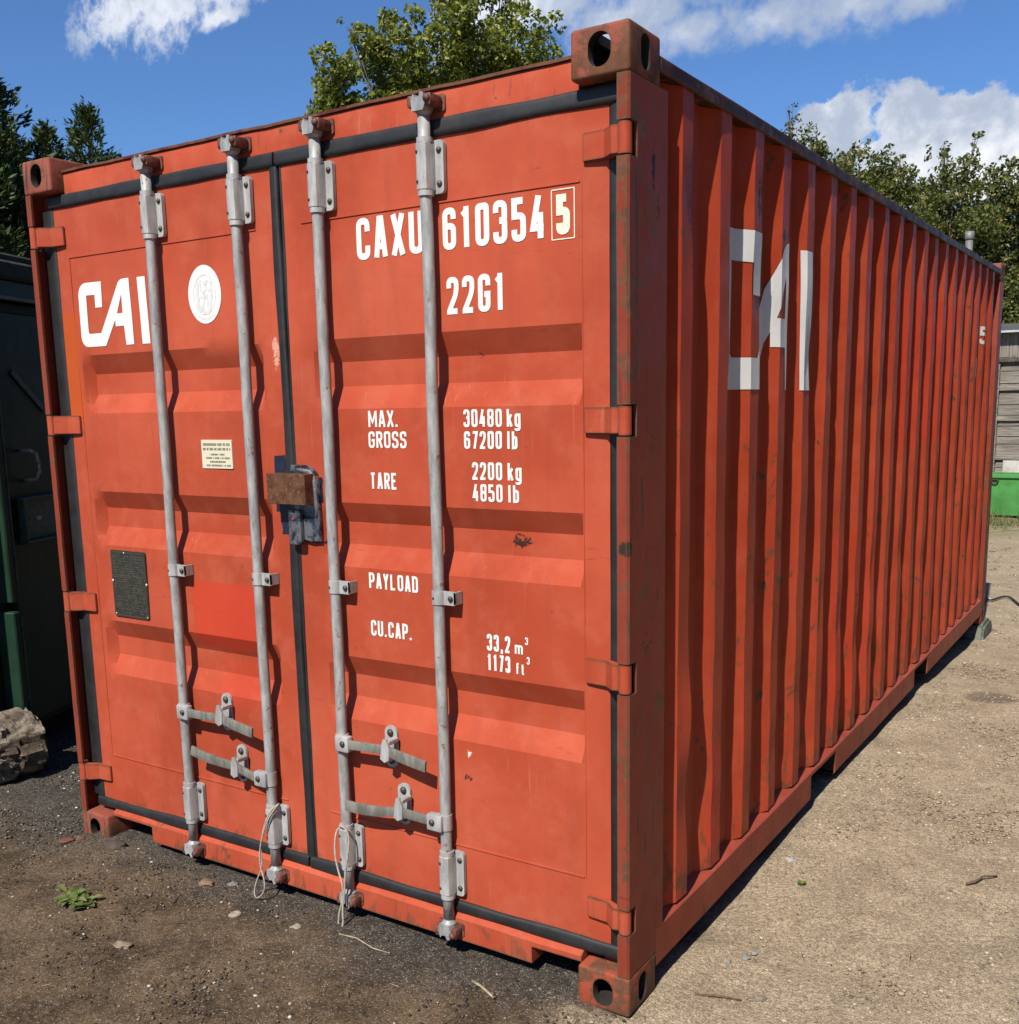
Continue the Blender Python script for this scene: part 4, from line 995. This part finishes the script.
R2=[(-2.37,19.29,6.25,0.2),(-2.15,19.35,6.34,0.18),(-1.97,19.4,6.49,0.11),(-1.89,19.42,6.17,0.2),(-1.67,19.47,6.33,0.14),(-1.68,19.47,6.06,0.2),(-2.17,18.93,5.8,0.45),(-1.8,19.75,5.69,0.55),(-1.18,19.07,5.62,0.35),(-1.38,19.54,6.12,0.09),(-1.3,19.56,5.97,0.11),(-2.06,20.1,5.26,0.84),(-1.18,19.58,5.1,0.73),(-2.6,20.26,5.34,0.71),(-1.55,20.53,4.58,0.95)]
R3=[(-0.72,18.76,6.11,0.11),(-0.73,18.76,5.94,0.11),(-0.45,18.82,5.91,0.17),(-0.47,18.81,6.08,0.11),(-0.48,18.81,5.67,0.26),(-0.16,18.87,5.67,0.2),(-0.07,18.88,5.92,0.17),(0.03,18.9,6.11,0.15),(0.09,18.91,6.24,0.11),(-0.1,18.47,5.26,0.38),(-0.66,19.18,5.34,0.44),(-0.02,19.5,5.31,0.4),(-0.25,18.55,4.69,0.64),(-0.9,19.23,4.66,0.58),(0.07,19.72,4.62,0.54),(-0.29,19.45,4.08,0.76)]
R4=[(0.1,19.72,5.74,0.16),(0.31,19.76,5.84,0.18),(0.49,19.78,5.59,0.32),(0.64,19.8,5.72,0.27),(0.42,19.77,5.3,0.32),(0.75,19.51,5.14,0.4),(0.51,20.19,4.81,0.23),(0.83,19.83,4.55,0.41),(0.55,19.49,4.19,0.27),(0.71,20.12,3.87,0.41),(0.46,19.78,3.68,0.36),(0.62,20.3,3.34,0.46),(0.42,20.08,3.06,0.32),(0.84,19.83,2.93,0.45),(1.11,19.86,5.32,0.68),(1.25,19.88,4.25,0.77),(1.24,19.87,3.18,0.68)]

def body(cx, cy, z0, z1, rx, ry, n, cr):
    out = []
    for _k in range(n):
        a = random.uniform(0, 6.28); q = random.uniform(.0, 1)**.5; h = random.uniform(-1, 1)
        out.append((cx+math.cos(a)*rx*q*math.sqrt(max(0, 1-h*h*.7)), cy+math.sin(a)*ry*q*math.sqrt(max(0, 1-h*h*.7)), (z0+z1)/2+h*(z1-z0)/2, cr*random.uniform(.7, 1.2)))
    return out
broadleaf('broadleaf_tree', 'bright green broad-leaved tree rising behind the container roof, left of the rusty corner casting', MID+body(-7.9,13.4,4.2,6.6,2.2,1.6,22,.8), (-7.6, 13.4, -.1), (-7.3, 13.3, 7.6), .20, .10, 1600, M['leaf_mid'])
gp = 'trees behind the weathered shed'
broadleaf('hedge_tree', 'tall narrow dark tree whose spire shows first above the container side', grow(R1, .10, 1.08)+body(-3.1,20.8,2.,5.6,1.3,1.,16,.7), (-3.1, 20.6, -.2), (-3.5, 20.1, 6.8), .14, .085, 1500, M['leaf_dark'], gp)
broadleaf('hedge_tree', 'bushy olive tree with knobbly upright shoots, middle of the tree row above the container side', grow(R2, .10, 1.08)+body(-1.9,20.2,2.,5.2,1.5,1.1,18,.7), (-1.9, 20.3, -.2), (-1.9, 20.0, 5.4), .15, .085, 1500, M['leaf_dark'], gp)
broadleaf('hedge_tree', 'loose tree with one long ragged leaning shoot, behind the grey chimney pipe', grow(R3, .10, 1.08)+body(-.6,20.0,1.8,5.,1.5,1.1,18,.7), (-.6, 20.0, -.2), (-.4, 19.4, 5.2), .15, .085, 1500, M['leaf_dark'], gp)
broadleaf('hedge_tree', 'dense dark green tree directly above the shed roof at the right edge', grow(R4, .10, 1.08)+body(1.6,20.6,1.6,5.,1.6,1.1,18,.7), (1.3, 20.6, -.2), (1.0, 20.1, 5.2), .16, .085, 1500, M['leaf_dark'], gp)

# unseen trees added along the east side to keep skylight off the side wall
for k, (hx, hy) in enumerate(((9.2, -5.5), (9.6, -1.5), (9.3, 2.5), (9.7, 6.5), (9.4, 10.5))):
    cl = body(hx, hy, .8, 6.6, 1.3, 2.3, 46, 1.0)
    broadleaf('sky_blocker_tree', 'unseen tall dense tree added on the right to darken the container side, '+['nearest the viewer','second along','middle one','fourth along','farthest'][k], cl, (hx, hy, -.05), (hx, hy, 6.2), .16, .24, 150, M['leaf_dark'], 'unseen trees added to darken the container side', sub=.6)

def conifer(label, base, top, rad0, nspray, leaf, group, low=.0):
    t_ = root('conifer', base, label, 'tree', group); b = np.array(base); tp = np.array(top); H = tp[2]-b[2]; pts, dirs = [], []
    for k in range(nspray):
        h = low+(1-low)*rng.random()**.85; c_ = b+(tp-b)*h; R_ = rad0*(1-h)**.72*rng.uniform(.55, 1.06)+.05; a = rng.uniform(0, 6.28)
        o_ = np.array([math.cos(a), math.sin(a), 0]); L = R_; n = int(26+L*150)
        s_ = rng.random(n)**.6
        droop = -.10*L; sp = c_+o_*(L*s_)[:, None]+np.array([0, 0, 1])*(droop*s_+.42*L*s_**2.4)[:, None]
        side = np.array([-o_[1], o_[0], 0]); w_ = (.20*L+.04)*(1.05-s_)*rng.normal(size=n)
        P_ = sp+side*w_[:, None]+np.array([0, 0, 1])*(rng.normal(size=n)*.03-.25*np.abs(w_))[:, None]
        dd = o_*.75+np.array([0, 0, .55]); D_ = dd+side*(np.sign(w_)*.45)[:, None]+rng.normal(size=(n, 3))*.28
        pts.append(P_); dirs.append(D_)
    for k in range(26):
        h = .94+.06*k/26; P_ = (b+(tp-b)*h)+rng.normal(size=(10, 3))*.035*(1.2-k/26); pts.append(P_); dirs.append(np.tile([0, 0, 1.], (10, 1))+rng.normal(size=(10, 3))*.35)
    P_ = np.concatenate(pts); D_ = np.concatenate(dirs); D_ /= np.linalg.norm(D_, axis=1)[:, None]; n = len(P_)
    q = rng.normal(size=(n, 3)); s_ = np.cross(D_, q); s_ /= np.linalg.norm(s_, axis=1)[:, None]
    L = (leaf*rng.uniform(.5, 1.4, n))[:, None]; wd = L*.17
    V = np.stack([P_-D_*L*.4, P_+s_*wd, P_+D_*L*.6, P_-s_*wd], 1).reshape(-1, 3)
    mesh_np('crown', V, np.arange(n*4).reshape(-1, 4), M['leaf_con'], t_)
    bb = bmesh.new(); tube(bb, [Vector(base)-Vector((0, 0, .15)), Vector(base).lerp(Vector(top), .5), Vector(top)-Vector((0, 0, .1))], [.13, .07, .008], 8); fin('trunk', bb, M['bark'], t_)
gp = 'conifers behind the green store'
conifer('tall dark conifer at the left edge, its feathery branches hiding the sky', (-4.95, 2.4, 0), (-4.85, 2.4, 4.95), 2.1, 1500, .07, gp, .25)
conifer('smaller feathery conifer peeping over the top left corner of the container', (-4.9, 4.0, 0), (-4.84, 3.90, 4.36), 1.15, 170, .05, gp, .4)
conifer('lowest conifer tip between the dark conifer and the feathery one', (-4.97, 3.5, 0), (-4.93, 3.55, 4.16), 1.0, 150, .05, gp, .4)

# low weed in front of the left casting
t_ = root('weed', (.52, -.40, 0), 'small green leafy weed growing in the gravel in front of the container', 'plant')
b = bmesh.new()
for k in range(60):
    a = random.uniform(0, 6.28); L = random.uniform(.022, .06); wd = L*random.uniform(.22, .34); o_ = Vector((math.cos(a), math.sin(a), 0)); s_ = Vector((-o_.y, o_.x, 0)); c0 = Vector((.52+random.gauss(0, .032), -.40+random.gauss(0, .018), float(gz(.52, -.40))+.006)); rise = random.uniform(.25, 1.1)
    prev = None
    for i in range(6):
        u = i/5; p = c0+o_*L*u+Vector((0, 0, rise*L*(u-.72*u*u))); ww = wd*math.sin(math.pi*min(.98, u*.86+.10))*(1+.2*math.sin(i*2.1+k))
        row = [b.verts.new(p-s_*ww+Vector((0, 0, ww*.25))), b.verts.new(p), b.verts.new(p+s_*ww+Vector((0, 0, ww*.25)))]
        if prev:
            for j in range(2): b.faces.new((prev[j], prev[j+1], row[j+1], row[j]))
        prev = row
fin('leaves', b, M['weed'], t_, True)
t_ = root('weed', (2.60, 1.04, 0), 'tiny weed sprout in the pale dirt beside the container', 'plant')
b = bmesh.new()
for k in range(8):
    a = k*.8; o_ = Vector((math.cos(a), math.sin(a), .5))*.02; s_ = Vector((-math.sin(a), math.cos(a), 0))*.005; c0 = Vector((2.60, 1.04, float(gz(2.6, 1.04))+.004))
    b.faces.new([b.verts.new(q) for q in (c0, c0+o_*.6+s_, c0+o_, c0+o_*.6-s_)])
fin('leaves', b, M['weed'], t_)

# ------------------------------------------------------------------ dark green store on the left
def greenmat():
    m_, t = mat('dark_green_paint'); co = t.co; n1 = t.noise(co, 3, 5, .6); n2 = t.noise(co, 30, 6, .7)
    c = t.mix(t.mr(n1, .35, .65), (.006,.022,.013), (.012,.036,.021)); c = t.mix(t.mr(n2, .70, .74), c, (.16,.15,.12))
    st = t.noise(t.scl(co, (30., 30., 1.5)), 1., 4, .6); c = t.mix(t.m('MULTIPLY', t.mr(st, .55, .8), .35), c, (.04,.04,.03))
    put(t, c, .45, 0., t.bump(n1, .3, .02), .25); return m_
MG = greenmat(); MGE = flat('pale_green_edge', (.045,.085,.065), .5, 0., .5, 40, .2); MGR = flat('mossy_roof_felt', (.035,.038,.026), .9, 0., .5, 9, .4, .02)
Q0 = Vector((-1.16, .68, 0)); DR = Vector((-.39, .92, 0)).normalized(); NR = Vector((.92, .39, 0)).normalized()
RM = Matrix((( DR.x, NR.x, 0), (DR.y, NR.y, 0), (0, 0, 1)))   # local: x along the face, y outwards, z up
def gb(bm, s0, s1, d0, d1, z0, z1, bev=.004, mi=0):
    c_ = Q0+DR*(s0+s1)/2+NR*(d0+d1)/2+Vector((0, 0, (z0+z1)/2)); obox(bm, c_, (s1-s0, d1-d0, z1-z0), RM, bev, mi)
GS = root('green_store', Q0+DR*1.2-NR*1.1, 'dark green steel store standing in shade left of the container, double doors shut', 'store')
b = bmesh.new(); gb(b, -.50, 3.4, -2.3, -.05, .13, 2.22); fin('wall', b, MG, GS)
b = bmesh.new(); gb(b, -.56, 3.5, -2.4, .06, 2.315, 2.40, .012); gb(b, -.54, 3.48, -2.36, .02, 2.401, 2.44, .01); fin('roof', b, MGR, GS)
b = bmesh.new(); gb(b, -.52, 3.42, -.045, .03, 2.2265, 2.312, .004); fin('fascia', b, MG, GS)
b = bmesh.new(); gb(b, -.52, 3.42, .0305, .042, 2.2200, 2.238, .003); fin('drip_edge', b, flat('pale_drip_edge', (.16,.15,.12), .6, 0., .3, 20), GS)
b = bmesh.new(); gb(b, -.21, .62, -.047, -.012, .17, 2.17, .006)
DG = fin('door', b, MG, GS)
b = bmesh.new(); gb(b, .635, 1.5, -.047, -.012, .17, 2.17, .006); fin('door', b, MG, GS)
for s_, z0, z1, d in ((-.275, .80, 2.16, .03), (-.30, .17, .76, .05)):
    b = bmesh.new(); gb(b, s_-.030, s_+.018, -.045, d, z0, z1, .006); P_ = fin('door_post', b, MG, GS)
    b = bmesh.new(); gb(b, s_+.0185, s_+.026, -.02, d+.004, z0+.02, z1-.02, .002); fin('edge_strip', b, MGE, P_)  # paler green strip paints in the lit edge of the post
b = bmesh.new()
for (z, h) in ((1.283, .012), (1.07, .012)): gb(b, -.13, .22, -.0115, .035, z-h/2, z+h/2, .003)
gb(b, -.142, -.130, -.0115, .033, 1.06, 1.29, .003); gb(b, -.129, .21, -.0115, -.006, 1.077, 1.276, .001, 1)
fin('lock_housing', b, [MGE, M['dark']], DG)
b = bmesh.new(); c_ = Q0+DR*-.02+NR*.02+Vector((0, 0, 1.18)); obox(b, c_, (.035, .006, .02), RM, .002); fin('lock_tab', b, M['galv2'], DG)
b = bmesh.new(); hp = [(-.085, -.01, 1.515), (-.085, .05, 1.515), (-.060, .062, 1.50), (-.045, .066, 1.45), (-.045, .064, 1.41), (-.062, .055, 1.375), (-.070, -.01, 1.368)]
tube(b, [Q0+DR*a+NR*c_+Vector((0, 0, z)) for a, c_, z in hp], .0085, 10); fin('handle', b, flat('pale_worn_handle', (.36,.34,.30), .6, .3, .6, 60, .2), DG)
b = bmesh.new(); gb(b, -.4, 3.3, -2.2, -.12, -.2, .129, .0); fin('skid', b, M['dark'], GS)
b = bmesh.new(); obox(b, Q0+DR*.03-NR*.006+Vector((0, 0, 1.80)), (.30, .006, .03), RM @ Matrix.Rotation(rad(38), 3, 'Y'), .001); fin('brace', b, MGE, DG)

# ------------------------------------------------------------------ log
t_ = root('log', (-.88, .03, .01), 'short sawn log with peeling silvery bark lying by the green store', 'log')
m_, t = mat('silvery_bark'); co = t.co
n1 = t.noise(t.scl(co, (1., .5, 1.)), 9, 6, .7, .8); n2 = t.noise(co, 50, 5, .7); n3 = t.noise(t.scl(co, (1., 3., 1.)), 18, 4, .6)
c = t.mix(t.mr(n1, .42, .60), (.060,.040,.026), (.20,.165,.13)); c = t.mix(t.mr(n2, .62, .72), c, (.42,.40,.36)); c = t.mix(t.mr(n3, .60, .68), c, (.03,.022,.018))
put(t, c, .9, 0., t.bump(t.m('ADD', n1, t.m('MULTIPLY', n2, .4)), .9, .02)); MLB = m_
b = bmesh.new(); A0 = Vector((-.885, .36, .152)); A1 = Vector((-.985, -.34, .16)); nseg = 60; ring0 = []
ax = (A1-A0).normalized(); u = ax.orthogonal().normalized(); v_ = ax.cross(u)
for k in range(nseg+1):
    c_ = A0.lerp(A1, k/nseg); ring = []
    for j in range(72):
        a = 2*math.pi*j/72; rr = .146+.014*mn.noise(Vector((math.cos(a)*1.5, math.sin(a)*1.5, k*.052)))+.012*mn.noise(Vector((math.cos(a)*5, math.sin(a)*5, k*.15)))
        # raised flakes of loose bark
        fl = mn.noise(Vector((math.cos(a)*2.2+9, math.sin(a)*2.2, k*.095))); rr += (.020 if fl > .10 else 0)+(-.010 if mn.noise(Vector((math.cos(a)*3.5, math.sin(a)*3.5+4, k*.21))) > .25 else 0)
        ring.append(b.verts.new(c_+(u*math.cos(a)+v_*math.sin(a))*rr+ax*(.01*mn.noise(Vector((a*2, k, 2))) if k in (0, nseg) else 0)))
    if ring0:
        for j in range(72): f = b.faces.new((ring0[j], ring0[(j+1) % 72], ring[(j+1) % 72], ring[j])); f.smooth = False
    else: b.faces.new(ring[::-1])
    ring0 = ring
b.faces.new(ring0); bmesh.ops.recalc_face_normals(b, faces=b.faces); fin('bark', b, MLB, t_)
b = bmesh.new()
for e_, s_ in ((A0, -1), (A1, 1)):
    b = bmesh.new(); bmesh.ops.create_circle(b, cap_ends=True, radius=.132, segments=30, matrix=Matrix.Translation(e_+ax*s_*.016) @ ax.to_track_quat('Z', 'Y').to_matrix().to_4x4())
    fin('sawn_end', b, flat('sawn_wood', (.30,.22,.14), .85, 0., .35, 18, .3), t_)

# ------------------------------------------------------------------ support block under the rear corner
m_, t = mat('mossy_block'); n1 = t.noise(t.co, 14, 6, .7); put(t, t.mix(t.mr(n1, .35, .65), (.050,.060,.045), (.125,.135,.105)), .9, 0., t.bump(n1, .6, .01)); MBK = m_
b = bmesh.new(); prism(b, [(5.78,-.20),(6.20,-.22),(6.23,-.05),(6.17,-.002),(5.90,-.001),(5.84,-.03),(5.78,-.12)], 2.20, 2.475, 'x')
bmesh.ops.bevel(b, geom=b.edges[:], offset=.018, segments=2, affect='EDGES'); cut(b, 0, frange(2.22, 2.48, .04)); cut(b, 2, frange(-.18, -.02, .03))
for v in b.verts: v.co += Vector((mn.noise(v.co*9), mn.noise(v.co*9+Vector((5, 0, 0))), mn.noise(v.co*9+Vector((0, 5, 0)))))*.010
tag(fin('support_block', b, MBK, angle=40), 'grey-green block wedged under the far right corner of the container', 'block')
b = bmesh.new(); prism(b, [(5.75,-.20),(6.15,-.20),(6.13,-.001),(5.78,-.001)], .05, .35, 'x'); bmesh.ops.bevel(b, geom=b.edges[:], offset=.015, segments=2, affect='EDGES')
tag(fin('support_block', b, MBK, angle=40), 'grey-green block under the far left corner of the container, behind the left wall', 'block')

# ------------------------------------------------------------------ weathered shed on the right
def woodmat(name, a, b_, horiz):
    m_, t = mat(name); g = t.n('ShaderNodeNewGeometry'); r_ = g.outputs['Random Per Island']
    sc = (2., 14., 60.) if horiz else (60., 14., 2.)
    off = t.n('ShaderNodeVectorMath', operation='ADD'); t.set(off.inputs[0], t.co); cx_ = t.n('ShaderNodeCombineXYZ'); t.set(cx_.inputs[0], t.m('MULTIPLY', r_, 9.)); t.set(cx_.inputs[2], t.m('MULTIPLY', r_, 7.)); t.set(off.inputs[1], cx_.outputs[0])
    n1 = t.noise(t.scl(off.outputs[0], sc), 1., 5, .65, .6); c = t.mix(t.mr(n1, .32, .68), a, b_)
    c = t.mix(t.m('MULTIPLY', r_, .45), c, (.14,.12,.10)); k = t.noise(t.co, 7, 5, .7); c = t.mix(t.mr(k, .62, .70), c, tuple(x*.45 for x in a))
    put(t, c, .85, 0., t.bump(n1, .6, .01)); return m_
MWH = woodmat('weathered_boards', (.075,.066,.055), (.31,.28,.24), True); MWV = woodmat('weathered_upright_boards', (.12,.11,.095), (.31,.285,.25), False)
SH = root('weathered_shed', (3.2, 17.6, -.2), 'old shed of grey weathered boards behind the green trough at the right edge', 'shed')
yS = 16.0
b = bmesh.new()
x = -.6
while x < 6.2:
    wd = random.uniform(.10, .15); box(b, x, x+wd-.006, yS-.012+random.uniform(0, .006), yS+.02, 2.24+random.uniform(-.02, .0), 2.60, .002); x += wd
fin('upper_boards', b, MWV, SH)
for X0 in (1.0, 3.0):
    P_ = None; b = bmesh.new(); z = -.12
    while z < 2.10:
        h = random.uniform(.12, .20); box(b, X0+.08+random.uniform(0, .01), X0+1.86, yS-.01+random.uniform(-.008, .008), yS+.03, z, min(2.11, z+h-.012), .003); z += h
    P_ = fin('door', b, MWH, SH)
    b = bmesh.new()
    for a, c_ in ((X0, X0+.075), (X0+1.865, X0+1.94)): box(b, a, c_, yS-.05, yS+.03, -.15, 2.13, .004)
    for zc in (1.75, 1.28, .66): box(b, X0+.0765, X0+1.8635, yS-.045, yS-.020, zc-.035, zc+.035, .003)
    fin('door_frame', b, MWH, P_)
b = bmesh.new()
for a, c_ in ((-.6, .98), (2.945, 2.995), (4.945, 6.2)):
    x = a
    b = bmesh.new()
    while x < c_-.02:
        wd = min(c_-x, random.uniform(.10, .14)); box(b, x, x+wd-.005, yS, yS+.02, -.25, 2.15, .002); x += wd
    fin('wall_boards', b, MWV, SH)
b = bmesh.new(); box(b, -.6, 6.2, yS-.07, yS+.03, 2.155, 2.225, .005); fin('lintel', b, M['bark'], SH)
b = bmesh.new(); box(b, -.6, 6.2, yS+.021, yS+3.2, -.25, 2.58); fin('walls', b, MWV, SH)
b = bmesh.new(); prism(b, [(yS-.16, 2.605), (yS-.16, 2.630), (yS+3.4, 2.95), (yS+3.4, 2.60), (yS, 2.602)], -.75, 6.35, 'x')
RF = fin('roof', b, flat('dark_roof_sheet', (.09,.09,.085), .8, 0., .3, 3), SH)
b = bmesh.new(); box(b, -.76, 6.36, yS-.185, yS-.162, 2.600, 2.634, .004); fin('fascia', b, flat('pale_blue_fascia', (.42,.50,.54), .5), RF)
b = bmesh.new(); tube(b, [(.33, 17.1, 2.6), (.33, 17.1, 4.20)], .06, 18); tube(b, [(.33, 17.1, 4.20), (.33, 17.1, 4.23), (.33, 17.1, 4.34)], [.062, .075, .075], 18); fin('chimney', b, flat('grey_flue', (.21,.215,.205), .6, .3, .2, 8), RF)
b = bmesh.new(); box(b, 1.20, 1.50, yS-.0525, yS-.046, .35, .62, .002); tag(fin('pale_panel', b, flat('pale_panel', (.55,.53,.48), .8, 0., .2, 6), None), 'pale cream panel leaning on the shed boards above the green trough', 'panel')
GT = root('green_trough', (2.4, 15.2, -.2), 'low bright green steel trough standing in front of the shed', 'trough')
b = bmesh.new(); prism(b, [(14.98,-.16),(14.92,.44),(14.94,.455),(15.62,.455),(15.64,.44),(15.58,-.16)], .80, 4.2, 'x')
cb = bmesh.new(); box(cb, .84, 4.16, 14.98, 15.58, .0, .6); b = boolean(b, [cb]); bmesh.ops.bevel(b, geom=[e for e in b.edges if e.calc_face_angle(0) > .5], offset=.008, segments=2, affect='EDGES')
MGG = flat('bright_green_paint', (.075,.30,.075), .5, 0., .22, 5, .2); fin('tub', b, MGG, GT, angle=30)
b = bmesh.new(); box(b, .78, 4.22, 14.895, 14.935, .415, .47, .006); fin('rim', b, MGG, GT)
b = bmesh.new(); tube(b, [(1.24+.05*math.cos(a), 14.90, .385+.045*math.sin(a)) for a in [k*math.pi/6 for k in range(6, 13)]], .010, 8); box(b, 1.18, 1.30, 14.885, 14.915, .385, .40, .003); fin('lifting_ring', b, M['bolt'], GT)
for a in (.95, 3.9):
    b = bmesh.new(); box(b, a, a+.16, 15.0, 15.56, -.26, -.161, .005); fin('foot', b, M['dark'], GT)
# rough grass along the shed
n = 5200; x = rng.uniform(-1.5, 6, n); y = 14.2+rng.gamma(1.6, .28, n)*rng.choice([-.6, 1.], n); z = gz(x, y); h = rng.uniform(.02, .11, n)*(1+1.1*(np.abs(y-14.75) < .22)); th = rng.uniform(0, 6.28, n); ln = rng.uniform(-.05, .05, (n, 2))
c0 = np.stack([x, y, z], 1); q = np.stack([np.cos(th), np.sin(th), th*0], 1)*.006; t0 = c0+np.stack([ln[:, 0], ln[:, 1], h], 1)
s_ = mesh_np('grass', np.stack([c0-q, c0+q, t0], 1).reshape(-1, 3), np.arange(n*3).reshape(-1, 3), island('dry_grass', [(0,(.07,.10,.025)),(.5,(.13,.15,.05)),(1,(.27,.22,.12))], .8)); s_['kind'] = 'stuff'
# black hose drawn for the cables and shadow lines behind the far corner
b = bmesh.new(); hp = []
for k in range(60):
    a = k/59; xx = 1.75+1.7*a+.12*math.sin(a*9); yy = 7.45-.25*a+.22*math.sin(a*7+.5)+(.25*math.sin(a*17)); hp.append((xx, yy, float(gz(xx, yy))+.022))
tube(b, hp, .008, 8); tag(fin('hose', b, M['rubber']), 'thin black hose drawn for cables and thin shadow lines on the dirt beyond the far corner of the container', 'hose')
# the thin shadow beside the far corner is drawn as that hose

# ------------------------------------------------------------------ loose stones and sticks one can point to
def stone(x, y, s_, colr, label, fl=.55, rot=0., cat='stone', name='stone', asp=1.4):
    s_ *= .72; colr = tuple(q*.72 for q in colr)
    b = bmesh.new(); bmesh.ops.create_icosphere(b, subdivisions=3, radius=1); sd = Vector((x*13, y*17, 0))
    for v in b.verts:
        d = v.co.copy(); k = 1+.55*mn.noise(d*1.2+sd)+.22*mn.noise(d*3+sd); v.co = Vector((d.x*asp, d.y, max(-.5, d.z)*fl))*k*s_
        v.co = Matrix.Rotation(rot, 3, 'Z') @ v.co + Vector((x, y, float(gz(x, y))+s_*fl*.45))
    m_ = flat('stone_'+name, colr, .85, 0., .25, 45, .5, .004)
    tag(fin(name, b, m_, angle=35), label, cat)
stone(.248, -.03, .045, (.10,.075,.055), 'dark flat brown clod lying in front of the far left corner casting', .45, .3, 'clod', 'clod', 1.5)
stone(.807, -.07, .030, (.30,.20,.14), 'rounded brownish stone in front of the first locking bar', .5, .2)
stone(1.05, -.165, .024, (.48,.42,.33), 'pale cream stone in front of the gap between the first two locking bars', .6, .8, asp=1.2)
stone(.90, -.50, .026, (.30,.24,.16), 'tan flat stone nearest the front edge of the picture, right of the weed', .5, .1, asp=1.7)
stone(.885, -.02, .018, (.26,.25,.23), 'small grey stone close under the sill between the first two locking bars', .6, .5)
stone(1.29, -.12, .018, (.42,.38,.31), 'small whitish stone under the centre joint of the doors', .6, .5)
stone(2.713, .289, .020, (.34,.30,.24), 'rounded tan pebble in the pale dirt right of the corner casting', .7, .5, asp=1.1)
stone(2.60, .48, .018, (.36,.35,.32), 'grey pebble, biggest of a short line of pebbles beside the container', .7, .1, asp=1.1)
stone(2.615, .515, .013, (.42,.41,.38), 'whitish pebble at the far end of the short pebble line', .7, .1, asp=1.)
stone(2.560, .43, .014, (.38,.35,.30), 'beige pebble at the near end of the short pebble line', .7, .1, asp=1.)
stone(2.51, 1.20, .022, (.52,.50,.46), 'white stone in the dirt beside the fork pocket', .6, .4, asp=1.2)
for k, (x, y) in enumerate(((.02, -.09), (.055, -.05))):
    stone(x, y, .028-.006*k, (.22,.075,.05), ('larger' if k == 0 else 'smaller')+' reddish crumbled lump beside the left corner casting', .5, .9, 'lump', 'brick_fragment')
def stick(pts, r, label, col=(.12,.08,.05)):
    b = bmesh.new(); tube(b, [(x, y, float(gz(x, y))+z) for x, y, z in pts], [r*(1-.5*k/len(pts)) for k in range(len(pts))], 6)
    tag(fin('stick', b, flat('stick_wood', col, .9, 0., .4, 60, .3)), label, 'stick')
stick([(3.095,1.30,.008),(3.12,1.33,.014),(3.135,1.375,.016),(3.175,1.42,.010)], .0045, 'crooked dark twig on the pale dirt near the right edge')
stick([(2.545,.215,.006),(2.60,.235,.010),(2.64,.248,.008),(2.67,.255,.006)], .004, 'long thin brown stick lying in the dirt right of the near corner casting')
stick([(1.98,-.10,.008),(2.02,-.115,.012),(2.08,-.14,.010)], .005, 'pale broken stick in front of the right corner casting', (.36,.30,.20))
stick([(1.45,-.09,.008),(1.52,-.085,.012),(1.60,-.10,.010),(1.66,-.09,.006)], .0028, 'thin pale straw-coloured stalk under the right door', (.38,.32,.22))
